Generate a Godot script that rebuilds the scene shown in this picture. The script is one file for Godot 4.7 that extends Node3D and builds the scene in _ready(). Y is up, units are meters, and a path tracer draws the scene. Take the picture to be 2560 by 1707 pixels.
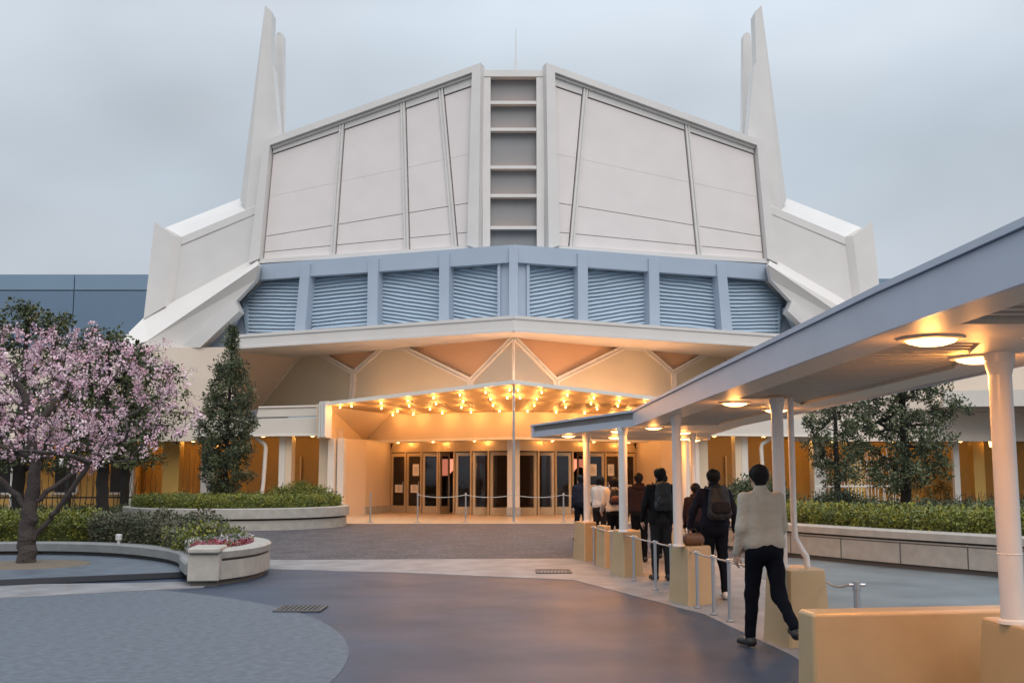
extends Node3D
# A white exposition hall at dusk under an overcast sky, with a lit marquee, a queue under a low canopy and planters. Metres; the camera looks along -Z.

class Sh:
	# collects triangles (counter-clockwise from outside) with their normals
	var v := PackedVector3Array()
	var n := PackedVector3Array()
	func tri(a: Vector3, b: Vector3, c: Vector3) -> void:
		var m := (b - a).cross(c - a)
		if m.length_squared() < 1e-16:
			return
		m = m.normalized()
		v.append(a); v.append(c); v.append(b)
		n.append(m); n.append(m); n.append(m)
	func tris(a: Vector3, b: Vector3, c: Vector3, na: Vector3, nb: Vector3, nc: Vector3) -> void:
		v.append(a); v.append(c); v.append(b)
		n.append(na); n.append(nc); n.append(nb)
	func quad(a: Vector3, b: Vector3, c: Vector3, d: Vector3) -> void:
		tri(a, b, c); tri(a, c, d)
	func prism(p: Array, ext: Vector3) -> void:
		# a polygon in space pushed along ext, closed
		var nn := Vector3.ZERO
		for i in p.size():
			var a: Vector3 = p[i]
			var b: Vector3 = p[(i + 1) % p.size()]
			nn += a.cross(b)
		var q := p.duplicate()
		if nn.dot(ext) > 0.0:
			q.reverse()
			nn = -nn
		nn = nn.normalized()
		var ax := nn.abs().max_axis_index()
		var flat := PackedVector2Array()
		for w in q:
			flat.append(Vector2(w.y, w.z) if ax == 0 else Vector2(w.z, w.x) if ax == 1 else Vector2(w.x, w.y))
		var ids := Geometry2D.triangulate_polygon(flat)
		for t in range(0, ids.size(), 3):
			var a: Vector3 = q[ids[t]]
			var b: Vector3 = q[ids[t + 1]]
			var c: Vector3 = q[ids[t + 2]]
			if (b - a).cross(c - a).dot(nn) < 0.0:
				var s := b
				b = c
				c = s
			tri(a, b, c)
			tri(a + ext, c + ext, b + ext)
		for i in q.size():
			var a: Vector3 = q[i]
			var b: Vector3 = q[(i + 1) % q.size()]
			quad(b, a, a + ext, b + ext)
	func box(c: Vector3, s: Vector3, yaw := 0.0) -> void:
		var bs := Basis(Vector3.UP, yaw)
		var x := bs.x * s.x * 0.5
		var z := bs.z * s.z * 0.5
		var y := Vector3(0, s.y * 0.5, 0)
		prism([c - x - z - y, c + x - z - y, c + x + z - y, c - x + z - y], y * 2.0)
	func bar(a: Vector3, b: Vector3, w: float, h: float, up := Vector3.UP) -> void:
		var d := (b - a).normalized()
		var s := d.cross(up).normalized() * w * 0.5
		var u := s.cross(d).normalized() * h * 0.5
		prism([a - s - u, a + s - u, a + s + u, a - s + u], b - a)
	func tube(pts: Array, rad: Array, k := 8, caps := true) -> void:
		var rings := []
		var nors := []
		var pu := Vector3.ZERO
		for i in pts.size():
			var d: Vector3 = (pts[mini(i + 1, pts.size() - 1)] - pts[maxi(i - 1, 0)]).normalized()
			if pu == Vector3.ZERO:
				pu = d.cross(Vector3.RIGHT if absf(d.x) < 0.9 else Vector3.UP).normalized()
			pu = (pu - d * pu.dot(d)).normalized()
			var pv := d.cross(pu)
			var ring := []
			var nr := []
			for j in k:
				var a := TAU * j / k
				var m := pu * cos(a) + pv * sin(a)
				nr.append(m)
				ring.append(pts[i] + m * float(rad[i]))
			rings.append(ring)
			nors.append(nr)
		for i in pts.size() - 1:
			for j in k:
				var l := (j + 1) % k
				tris(rings[i][j], rings[i][l], rings[i + 1][l], nors[i][j], nors[i][l], nors[i + 1][l])
				tris(rings[i][j], rings[i + 1][l], rings[i + 1][j], nors[i][j], nors[i + 1][l], nors[i + 1][j])
		if caps:
			var e := pts.size() - 1
			for j in range(1, k - 1):
				tri(rings[0][0], rings[0][j + 1], rings[0][j])
				tri(rings[e][0], rings[e][j], rings[e][j + 1])
	func lathe(o: Vector3, prof: Array, k := 16) -> void:
		# prof: [radius, height] from the bottom up, flat-shaded bands smoothed round the axis
		for i in prof.size() - 1:
			var r0: float = prof[i][0]
			var r1: float = prof[i + 1][0]
			var y0: float = prof[i][1]
			var y1: float = prof[i + 1][1]
			var sl := Vector2(y1 - y0, r0 - r1).normalized()
			for j in k:
				var a := TAU * j / k
				var b := TAU * (j + 1) / k
				var da := Vector3(cos(a), 0, -sin(a))
				var db := Vector3(cos(b), 0, -sin(b))
				var na := da * sl.x + Vector3(0, sl.y, 0)
				var nb := db * sl.x + Vector3(0, sl.y, 0)
				var p0 := o + da * r0 + Vector3(0, y0, 0)
				var p1 := o + db * r0 + Vector3(0, y0, 0)
				var p2 := o + db * r1 + Vector3(0, y1, 0)
				var p3 := o + da * r1 + Vector3(0, y1, 0)
				if r0 > 1e-5:
					tris(p0, p1, p2, na, nb, nb)
				if r1 > 1e-5:
					tris(p0, p2, p3, na, nb, na)
	func rbox(c: Vector3, s: Vector3, r: float, yaw := 0.0, taper := Vector2.ONE, k := 4) -> void:
		# a box with rounded edges; taper scales x and z at the top
		var bs := Basis(Vector3.UP, yaw)
		var h := s * 0.5
		var inner := h - Vector3.ONE * r
		for f in 6:
			var ax := f / 2
			var sg := 1.0 if f % 2 == 0 else -1.0
			var us := []
			for i in k + 1:
				us.append(-1.0 + 0.5 * float(i) / k)
			for i in k + 1:
				us.append(0.5 + 0.5 * float(i) / k)
			var grid := []
			var nors := []
			for a in us:
				var row := []
				var nrow := []
				for b in us:
					var d := Vector3.ZERO
					d[ax] = sg
					d[(ax + 1) % 3] = tan(signf(a) * (absf(a) * 2.0 - 1.0) * PI / 4) if absf(a) >= 0.5 else 0.0
					d[(ax + 2) % 3] = tan(signf(b) * (absf(b) * 2.0 - 1.0) * PI / 4) if absf(b) >= 0.5 else 0.0
					var cn := Vector3.ZERO
					cn[ax] = inner[ax] * sg
					cn[(ax + 1) % 3] = inner[(ax + 1) % 3] * signf(a)
					cn[(ax + 2) % 3] = inner[(ax + 2) % 3] * signf(b)
					d = d.normalized()
					var p := cn + d * r
					var t := (p.y + h.y) / s.y
					p.x *= lerpf(1.0, taper.x, t)
					p.z *= lerpf(1.0, taper.y, t)
					row.append(c + bs * p)
					nrow.append((bs * d).normalized())
				grid.append(row)
				nors.append(nrow)
			for i in us.size() - 1:
				for j in us.size() - 1:
					var A: Vector3 = grid[i][j]
					var B: Vector3 = grid[i + 1][j]
					var C: Vector3 = grid[i + 1][j + 1]
					var D: Vector3 = grid[i][j + 1]
					if sg > 0.0:
						tris(A, B, C, nors[i][j], nors[i + 1][j], nors[i + 1][j + 1])
						tris(A, C, D, nors[i][j], nors[i + 1][j + 1], nors[i][j + 1])
					else:
						tris(A, C, B, nors[i][j], nors[i + 1][j + 1], nors[i + 1][j])
						tris(A, D, C, nors[i][j], nors[i][j + 1], nors[i + 1][j + 1])
	func mesh(at := Vector3.ZERO) -> ArrayMesh:
		var w := v
		if at != Vector3.ZERO:
			w = PackedVector3Array()
			w.resize(v.size())
			for i in v.size():
				w[i] = v[i] - at
		var arr := []
		arr.resize(Mesh.ARRAY_MAX)
		arr[Mesh.ARRAY_VERTEX] = w
		arr[Mesh.ARRAY_NORMAL] = n
		var m := ArrayMesh.new()
		if w.size():
			m.add_surface_from_arrays(Mesh.PRIMITIVE_TRIANGLES, arr)
		return m

var rng := RandomNumberGenerator.new()
var M := {}
var used := {}

func V(x: float, y: float, d: float) -> Vector3:
	return Vector3(x, y, -d)

func rr(a: float, b: float) -> float:
	return rng.randf_range(a, b)

func called(s: String) -> String:
	used[s] = used.get(s, -1) + 1
	return s if used[s] == 0 else "%s_%03d" % [s, used[s]]

func tag(o: Node, label: String, category: String, group := "") -> void:
	o.set_meta("label", label)
	o.set_meta("category", category)
	if group:
		o.set_meta("group", group)

func thing(s: String, label: String, category: String, at := Vector3.ZERO, group := "") -> Node3D:
	var o := Node3D.new()
	o.name = called(s)
	add_child(o, true)
	o.position = at
	tag(o, label, category, group)
	return o

func origin_of(o: Node) -> Vector3:
	var p := Vector3.ZERO
	while o is Node3D and o != self:
		p += o.position
		o = o.get_parent()
	return p

# shapes are given in world metres; a part is stored relative to its thing
func part(s: String, sh: Sh, m: Material, parent: Node = self) -> MeshInstance3D:
	var o := MeshInstance3D.new()
	o.mesh = sh.mesh(origin_of(parent))
	o.material_override = m
	var base := s
	if parent == self:
		base = called(s)
	else:
		var key := "%d/%s" % [parent.get_instance_id(), s]
		used[key] = used.get(key, -1) + 1
		if used[key] > 0:
			base = "%s_%03d" % [s, used[key]]
	o.name = base
	parent.add_child(o, true)
	return o

func setting(s: String, sh: Sh, m: Material) -> MeshInstance3D:
	var o := part(s, sh, m)
	o.set_meta("kind", "structure")
	return o

func dup(o: Node3D, s: String, label: String) -> Node3D:
	var c: Node3D = o.duplicate()
	c.name = called(s)
	add_child(c, true)
	c.set_meta("label", label)
	return c

func noise_tex(freq: float, lo: float, hi: float, sd: int, oct := 4, sx := 512, sy := 512, kind := FastNoiseLite.TYPE_SIMPLEX_SMOOTH) -> NoiseTexture2D:
	var f := FastNoiseLite.new()
	f.noise_type = kind
	f.seed = sd
	f.frequency = freq
	f.fractal_octaves = oct
	var t := NoiseTexture2D.new()
	t.width = sx
	t.height = sy
	t.seamless = true
	t.noise = f
	var g := Gradient.new()
	g.set_color(0, Color(lo, lo, lo))
	g.set_color(1, Color(hi, hi, hi))
	t.color_ramp = g
	return t

var T := {}
func mat(s: String, r: float, g: float, b: float, rough := 0.6, opt := {}) -> StandardMaterial3D:
	var m := StandardMaterial3D.new()
	m.resource_name = s
	m.albedo_color = Color(r, g, b).linear_to_srgb()
	m.roughness = rough
	m.metallic = opt.get("metal", 0.0)
	m.metallic_specular = opt.get("spec", 0.5)
	if opt.has("coat"):
		m.clearcoat_enabled = true
		m.clearcoat = opt.coat
		m.clearcoat_roughness = 0.12
	if opt.has("tex"):
		m.albedo_texture = T[opt.tex]
		m.uv1_triplanar = true
		m.uv1_world_triplanar = true
		m.uv1_scale = Vector3.ONE * float(opt.get("scale", 1.0))
		if opt.has("stretch"):
			m.uv1_scale = m.uv1_scale * opt.stretch
	if opt.has("rtex"):
		m.roughness_texture = T[opt.rtex]
	if opt.has("bump"):
		m.heightmap_enabled = true
		m.heightmap_texture = T[opt.get("btex", opt.get("tex"))]
		m.heightmap_scale = opt.bump
	if opt.has("det"):
		m.detail_enabled = true
		m.detail_albedo = T[opt.det]
		m.detail_blend_mode = BaseMaterial3D.BLEND_MODE_MUL
		m.detail_uv_layer = BaseMaterial3D.DETAIL_UV_2
		m.uv2_triplanar = true
		m.uv2_world_triplanar = true
		m.uv2_scale = Vector3.ONE * float(opt.get("dscale", 0.1))
	if opt.has("glow"):
		m.emission_enabled = true
		m.emission = opt.glow
		m.emission_energy_multiplier = opt.get("power", 1.0)
	if opt.has("back"):
		m.backlight_enabled = true
		m.backlight = opt.back
	if opt.get("tint", false):
		m.vertex_color_use_as_albedo = true
	M[s] = m
	return m

const WARM := Color(1.0, 0.66, 0.33)
const AMBER := Color(1.0, 0.70, 0.39)

func omni(at: Vector3, e: float, c: Color, size: float, parent: Node) -> void:
	var l := OmniLight3D.new()
	l.name = "lamp_light"
	l.light_color = c
	l.light_energy = e
	l.light_size = size
	l.omni_range = 40.0
	l.omni_attenuation = 2.0
	l.shadow_enabled = true
	parent.add_child(l, true)
	l.position = at - origin_of(parent)

# ---------------------------------------------------------------- facade tiers: D = d0 + s * |x|
func chev(p: Vector2, d0: float, s: float, off := 0.0) -> Vector3:
	var sg := -1.0 if p.x < 0.0 else 1.0
	return Vector3(p.x, p.y, -(d0 + s * absf(p.x))) + Vector3(s * sg, 0, 1).normalized() * off

func cnorm(sg: float, s: float) -> Vector3:
	return Vector3(s * sg, 0, 1).normalized()

# an upright board on a tier: outline in (x, y), front face proud by off, th thick
func plate(sh: Sh, poly: Array, d0: float, s: float, off: float, th: float) -> void:
	var c := 0.0
	for p in poly:
		c += p.x
	var nn := cnorm(-1.0 if c < 0.0 else 1.0, s)
	var q := []
	for p in poly:
		q.append(Vector3(p.x, p.y, -(d0 + s * absf(p.x))) + nn * off)
	sh.prism(q, -nn * th)

func mirror(poly: Array) -> Array:
	var q := []
	for p in poly:
		q.append(Vector2(-p.x, p.y))
	return q

func P2(a: Array) -> Array:
	var q := []
	for i in range(0, a.size(), 2):
		q.append(Vector2(a[i], a[i + 1]))
	return q

# keeps what lies left of the line a -> b
func cut(poly: Array, a: Vector2, b: Vector2) -> Array:
	var out := []
	var d := b - a
	for i in poly.size():
		var p: Vector2 = poly[i]
		var q: Vector2 = poly[(i + 1) % poly.size()]
		var fp := d.cross(p - a)
		var fq := d.cross(q - a)
		if fp >= 0.0:
			out.append(p)
		if (fp > 0.0 and fq < 0.0) or (fp < 0.0 and fq > 0.0):
			out.append(p.lerp(q, fp / (fp - fq)))
	return out

# a moulded strip between two points of a tier: a flat bed with two raised ribs
func strip(sh: Sh, a: Vector2, b: Vector2, w: float, d0: float, s: float, off: float, th: float) -> void:
	var t := (b - a).normalized()
	var nn := Vector2(-t.y, t.x)
	for k in [[-0.5, 0.5, 0.0], [-0.5, -0.14, 0.045], [0.14, 0.5, 0.045]]:
		var l: float = k[0] * w
		var h: float = k[1] * w
		plate(sh, [a + nn * l, b + nn * l, b + nn * h, a + nn * h], d0, s, off + float(k[2]), th + float(k[2]) - 0.003)

func _ready() -> void:
	rng.seed = 20417
	# camera
	var cam := Camera3D.new()
	cam.name = "camera"
	cam.fov = 34.84
	cam.near = 0.1
	cam.far = 900.0
	cam.position = Vector3(-0.06, 1.65, 0)
	cam.rotation_degrees = Vector3(6.98, 0, 0)
	cam.current = true
	add_child(cam)
	# overcast sky at dusk
	var we := WorldEnvironment.new()
	we.name = "world"
	var env := Environment.new()
	env.background_mode = Environment.BG_SKY
	var sky := Sky.new()
	var pano := PanoramaSkyMaterial.new()
	pano.panorama = sky_picture()
	sky.sky_material = pano
	env.sky = sky
	env.background_energy_multiplier = 1.0
	env.tonemap_mode = Environment.TONE_MAPPER_LINEAR
	env.tonemap_exposure = 1.1
	env.sdfgi_enabled = true
	env.ssao_enabled = true
	env.ssil_enabled = true
	we.environment = env
	add_child(we)
	# the veiled sun, high behind the camera
	var sun := DirectionalLight3D.new()
	sun.name = "sun"
	sun.light_energy = 0.5
	sun.light_color = Color(1.0, 0.955, 0.92)
	sun.light_angular_distance = 45.0
	sun.shadow_enabled = true
	sun.rotation_degrees = Vector3(-44, 12, 0)
	add_child(sun)
	materials()
	ground()
	hall()
	far_blocks()
	planters()
	canopy()
	queue_rail()
	trees()
	hedges()
	people()
	small_things()

func sky_picture() -> ImageTexture:
	var w := 1024
	var h := 512
	var a := FastNoiseLite.new()
	a.seed = 5
	a.frequency = 1.9
	a.fractal_octaves = 5
	a.fractal_gain = 0.42
	var b := FastNoiseLite.new()
	b.seed = 11
	b.frequency = 1.7
	b.fractal_octaves = 3
	var im := Image.create_empty(w, h, false, Image.FORMAT_RGBF)
	for y in h:
		var el := PI * (0.5 - (y + 0.5) / h)
		var s := sin(el)
		var base := 0.48 + 1.15 * s * s if s > 0.0 else 0.4
		for x in w:
			var az := TAU * ((x + 0.5) / w - 0.5)
			var d := Vector3(sin(az) * cos(el), s * 2.2, -cos(az) * cos(el))
			var c := a.get_noise_3dv(d * 1.2)
			var e := b.get_noise_3dv(d)
			var l := base * (1.0 + 0.24 * c)
			im.set_pixel(x, y, Color(l * (0.885 + 0.06 * e), l * (0.99 + 0.008 * e), l * (1.105 - 0.02 * e)))
	return ImageTexture.create_from_image(im)

func materials() -> void:
	T.grain = noise_tex(0.12, 0.88, 1.0, 3, 4)
	T.fine = noise_tex(0.35, 0.75, 1.0, 9, 3)
	T.mottle = noise_tex(0.018, 0.86, 1.0, 21, 5)
	T.patch = noise_tex(0.014, 0.74, 1.0, 33, 7)
	T.plain = noise_tex(0.01, 0.965, 1.0, 41, 4)
	T.bark = noise_tex(0.06, 0.45, 1.0, 51, 4)
	T.scuff = noise_tex(0.03, 0.78, 1.0, 93, 6)
	T.fold = noise_tex(0.016, 0.0, 1.0, 91, 2)
	T.cobble = cobble_tex()
	T.gloss = noise_tex(0.02, 0.4, 0.75, 61, 5)
	T.damp = noise_tex(0.015, 0.78, 1.0, 62, 6)
	var wall := {"tex": "plain", "scale": 0.12, "det": "grain", "dscale": 0.7}
	mat("white", 0.76, 0.735, 0.71, 0.55, wall)
	mat("panel", 0.84, 0.78, 0.76, 0.6, wall)
	mat("gap", 0.22, 0.19, 0.18, 0.8)
	mat("tower_back", 0.30, 0.31, 0.32, 0.6, wall)
	mat("blue", 0.41, 0.49, 0.60, 0.5, wall)
	mat("blue_slat", 0.42, 0.54, 0.66, 0.55, {"tex": "grain", "scale": 0.6, "stretch": Vector3(0.5, 3.0, 0.5), "bump": 1.2})
	mat("brim", 0.80, 0.76, 0.72, 0.55, wall)
	mat("cream", 0.70, 0.64, 0.49, 0.5, wall)
	mat("peach", 0.76, 0.49, 0.30, 0.6, wall)
	mat("satin", 0.66, 0.55, 0.40, 0.22, {"metal": 0.55})
	mat("trim", 0.76, 0.72, 0.65, 0.4, {"tex": "plain", "scale": 0.2})
	mat("porch_white", 0.72, 0.68, 0.61, 0.5, wall)
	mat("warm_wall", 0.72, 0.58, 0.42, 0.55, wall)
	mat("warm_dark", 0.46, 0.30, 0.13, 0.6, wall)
	mat("beige_wall", 0.78, 0.67, 0.56, 0.6, wall)
	mat("yellow_wall", 0.66, 0.40, 0.10, 0.6, wall)
	mat("ceiling_tile", 0.46, 0.33, 0.20, 0.6, {"metal": 0.2, "spec": 0.35})
	mat("seam", 0.25, 0.17, 0.09, 0.5, {"metal": 0.3})
	mat("bulb", 1, 0.85, 0.6, 0.4, {"glow": Color(1.0, 0.83, 0.52), "power": 7.0})
	mat("socket", 0.5, 0.38, 0.2, 0.3, {"metal": 0.8})
	mat("lamp_lens", 1, 0.9, 0.7, 0.4, {"glow": Color(1.0, 0.82, 0.52), "power": 4.5})
	mat("strip_glow", 1, 0.8, 0.6, 0.4, {"glow": Color(1.0, 0.62, 0.33), "power": 1.6})
	mat("door_metal", 0.55, 0.43, 0.27, 0.35, {"metal": 0.35})
	mat("steel", 0.55, 0.55, 0.56, 0.3, {"metal": 0.9})
	mat("dark", 0.012, 0.011, 0.012, 0.5)
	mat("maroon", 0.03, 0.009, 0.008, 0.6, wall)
	mat("pink_wall", 0.75, 0.5, 0.42, 0.6)
	mat("paper", 0.72, 0.68, 0.62, 0.8)
	mat("print", 0.3, 0.24, 0.22, 0.8)
	var gl := mat("glass", 0.9, 0.9, 0.9, 0.04)
	gl.transparency = BaseMaterial3D.TRANSPARENCY_ALPHA
	gl.albedo_color = Color(0.12, 0.08, 0.07, 0.3)
	mat("stone_cap", 0.48, 0.45, 0.40, 0.5, {"tex": "mottle", "scale": 0.4, "det": "grain", "dscale": 0.9})
	mat("stone_grey", 0.30, 0.305, 0.30, 0.5, {"tex": "mottle", "scale": 0.4, "det": "grain", "dscale": 0.9})
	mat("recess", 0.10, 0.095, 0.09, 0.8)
	mat("tan", 0.55, 0.385, 0.20, 0.42, {"tex": "plain", "scale": 0.8, "det": "grain", "dscale": 2.5, "coat": 0.35})
	mat("fascia", 0.47, 0.51, 0.59, 0.4, {"tex": "plain", "scale": 0.3})
	mat("soffit", 0.66, 0.57, 0.45, 0.45, {"tex": "plain", "scale": 0.3})
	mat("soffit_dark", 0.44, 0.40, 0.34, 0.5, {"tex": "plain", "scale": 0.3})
	mat("column", 0.72, 0.69, 0.66, 0.3, {"tex": "plain", "scale": 0.4})
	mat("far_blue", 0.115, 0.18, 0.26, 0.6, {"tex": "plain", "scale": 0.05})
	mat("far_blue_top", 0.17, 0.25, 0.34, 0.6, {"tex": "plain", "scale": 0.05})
	mat("bark", 0.11, 0.085, 0.075, 0.85, {"tex": "bark", "scale": 1.6, "stretch": Vector3(1, 0.35, 1), "bump": 2.0})
	mat("bark_dark", 0.035, 0.028, 0.022, 0.9, {"tex": "bark", "scale": 1.5, "bump": 1.5})
	mat("leaf", 1, 1, 1, 0.5, {"tint": true, "back": Color(0.25, 0.3, 0.1)})
	mat("petal", 1, 1, 1, 0.7, {"tint": true, "back": Color(0.5, 0.42, 0.45)})
	mat("soil", 0.10, 0.08, 0.06, 0.95, {"tex": "fine", "scale": 0.8, "bump": 2.0})
	mat("mulch", 0.22, 0.18, 0.13, 0.95, {"tex": "fine", "scale": 1.0, "bump": 2.0})
	# ground
	mat("asphalt", 0.09, 0.10, 0.115, 0.6, {"tex": "patch", "scale": 0.2})
	mat("plaza", 0.056, 0.082, 0.13, 0.5, {"spec": 0.4, "tex": "patch", "scale": 0.07, "det": "grain", "dscale": 1.3, "rtex": "damp"})
	mat("circle", 0.165, 0.195, 0.235, 0.62, {"spec": 0.42, "tex": "scuff", "scale": 0.5, "det": "fine", "dscale": 1.7})
	mat("concrete", 0.34, 0.335, 0.345, 0.5, {"tex": "patch", "scale": 0.2, "det": "grain", "dscale": 0.5})
	mat("side", 0.19, 0.225, 0.24, 0.5, {"tex": "patch", "scale": 0.08, "det": "grain", "dscale": 1.1})
	mat("pavers", 0.155, 0.145, 0.158, 0.6, {"spec": 0.35, "tex": "cobble", "scale": 0.25, "det": "patch", "dscale": 0.13, "bump": 2.0})
	mat("entry", 0.58, 0.44, 0.29, 0.35, {"tex": "mottle", "scale": 0.3})
	mat("tree_ring", 0.15, 0.185, 0.235, 0.45, {"tex": "patch", "scale": 0.3, "det": "grain", "dscale": 0.5})
	mat("riser", 0.03, 0.034, 0.042, 0.6)
	mat("grate", 0.12, 0.115, 0.115, 0.6, {"metal": 0.5})

func cobble_tex() -> NoiseTexture2D:
	var f := FastNoiseLite.new()
	f.noise_type = FastNoiseLite.TYPE_CELLULAR
	f.cellular_return_type = FastNoiseLite.RETURN_DISTANCE2_SUB
	f.frequency = 0.05
	f.seed = 77
	f.fractal_type = FastNoiseLite.FRACTAL_NONE
	var t := NoiseTexture2D.new()
	t.width = 512
	t.height = 512
	t.seamless = true
	t.noise = f
	var g := Gradient.new()
	g.offsets = PackedFloat32Array([0.0, 0.1, 0.2, 1.0])
	g.colors = PackedColorArray([Color(0.6, 0.6, 0.6), Color(0.7, 0.7, 0.7), Color(0.92, 0.92, 0.92), Color(1, 1, 1)])
	t.color_ramp = g
	return t

func sheet(s: String, pts: Array, y: float, m: Material, th := 0.0) -> MeshInstance3D:
	# a flat sheet on the ground, outline as x, d pairs
	var sh := Sh.new()
	var q := []
	for i in range(0, pts.size(), 2):
		q.append(V(pts[i], y, pts[i + 1]))
	if th > 0.0:
		sh.prism(q, Vector3(0, -th, 0))
	else:
		sh.prism(q, Vector3(0, 0.0015 - y, 0))
	return setting(s, sh, m)

func arc(cx: float, cd: float, r: float, a0: float, a1: float, n: int) -> Array:
	var o := []
	for i in n + 1:
		var a := deg_to_rad(lerpf(a0, a1, float(i) / n))
		o.append(cx + r * cos(a))
		o.append(cd + r * sin(a))
	return o

func ground() -> void:
	sheet("ground", [-450, -150, 450, -150, 450, 600, -450, 600], 0.0, M.asphalt, 0.3)
	sheet("plaza_paving", [-40, -30, 30, -30, 30, 22, -40, 22], 0.004, M.plaza)
	sheet("paving_circle", arc(-9.35, 9.3, 7.85, 0, 360, 96), 0.008, M.circle)
	sheet("brick_paving", [-16, 21.4, -4.8, 21.4, 2.0, 21.9, 9, 21.9, 9, 37.2, -16, 37.2], 0.008, M.pavers)
	sheet("concrete_band", [-4.6, 19.5, -1.81, 18.65, 0.91, 17.4, 2.22, 13.2, 2.5, 10.3, 2.65, 4, 2.7, -6, 3.7, -6, 3.7, 14, 4.2, 21.9, 2.0, 21.9, -4.8, 21.4], 0.012, M.concrete)
	sheet("side_paving", [3.715, -6, 12, -6, 12, 22, 4.215, 21.9, 3.715, 14], 0.012, M.side)
	sheet("side_path", [4.6, 9.0, 9.6, 12.0, 9.2, 14.4, 4.5, 13.2], 0.016, M.tree_ring)
	sheet("entrance_floor", [-10, 37.2, 10, 37.2, 10, 62, -10, 62], 0.012, M.entry)
	# the low kerb and the raised court round the cherry tree
	sheet("white_kerb", [-30, 12.3, -8.2, 14.6, -6.92, 14.86, -4.6, 16.28, -4.6, 17.3, -5.6, 16.9, -30, 14.2], 0.016, M.concrete)
	sheet("tree_court", [-30, 14.1, -7.7, 16.5, -5.2, 17.9, -4.9, 17.3, -4.6, 18.0, -5.2, 20.0, -7.0, 22.2, -10, 22.8, -30, 22.8], 0.10, M.tree_ring, 0.08)
	var sh := Sh.new()
	var e := [V(-30, 0.02, 14.05), V(-7.7, 0.02, 16.45), V(-5.2, 0.02, 17.85), V(-4.75, 0.02, 17.4)]
	for i in e.size() - 1:
		sh.bar(e[i] + Vector3(0, 0.04, 0), e[i + 1] + Vector3(0, 0.04, 0), 0.07, 0.086)
	setting("court_step", sh, M.riser)
	var so := Sh.new()
	so.lathe(V(-8.45, 0.0, 19.2), [[1.02, 0.09], [1.0, 0.112], [0.5, 0.135], [0.0, 0.14]], 40)
	setting("tree_soil", so, M.mulch)
	# fine joint lines in the court and the drain grates
	for g in [[0.36, 18.5, 0.93, 19.15, "slotted drain grate set in the pale concrete band"], [-2.93, 13.4, -2.39, 13.95, "slotted drain grate at the edge of the paving circle"]]:
		var o := thing("drain_grate", g[4], "grate", V((g[0] + g[2]) / 2, 0.0, (g[1] + g[3]) / 2), "drain grates in the paving")
		var f := Sh.new()
		var x0: float = g[0]
		var x1: float = g[2]
		var d0: float = g[1]
		var d1: float = g[3]
		f.box(V((x0 + x1) / 2, 0.021, d0), Vector3(x1 - x0, 0.016, 0.04))
		f.box(V((x0 + x1) / 2, 0.021, d1), Vector3(x1 - x0, 0.016, 0.04))
		f.box(V(x0, 0.021, (d0 + d1) / 2), Vector3(0.04, 0.0155, d1 - d0))
		f.box(V(x1, 0.021, (d0 + d1) / 2), Vector3(0.04, 0.0155, d1 - d0))
		part("frame", f, M.grate, o)
		for i in 9:
			var b := Sh.new()
			b.box(V(lerpf(x0 + 0.05, x1 - 0.05, i / 8.0), 0.0215, (d0 + d1) / 2), Vector3(0.028, 0.012, d1 - d0 - 0.05))
			part("bar", b, M.grate, o)

func F(sg: float, x: float, y: float, d: float) -> Vector3:
	return Vector3(absf(x) * sg, y, -d)

func poly3(sg: float, a: Array) -> Array:
	var q := []
	for i in range(0, a.size(), 3):
		q.append(F(sg, a[i], a[i + 1], a[i + 2]))
	return q

func slab(s: String, sg: float, a: Array, ext: Vector3, m: Material, parent: Node) -> MeshInstance3D:
	var sh := Sh.new()
	sh.prism(poly3(sg, a), ext)
	return part(s, sh, m, parent)

func hall() -> void:
	var b := thing("exhibition_hall", "large white pavilion with twin spires, blue louvre band and glowing orange marquee", "building", V(0, 0, 46))
	for sg in [-1.0, 1.0]:
		upper_facade(b, sg)
		blue_band(b, sg)
		wing(b, sg)
		zigzag(b, sg)
		porch(b, sg)
	tower(b)
	brim(b)
	marquee(b)
	entrance(b)

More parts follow.
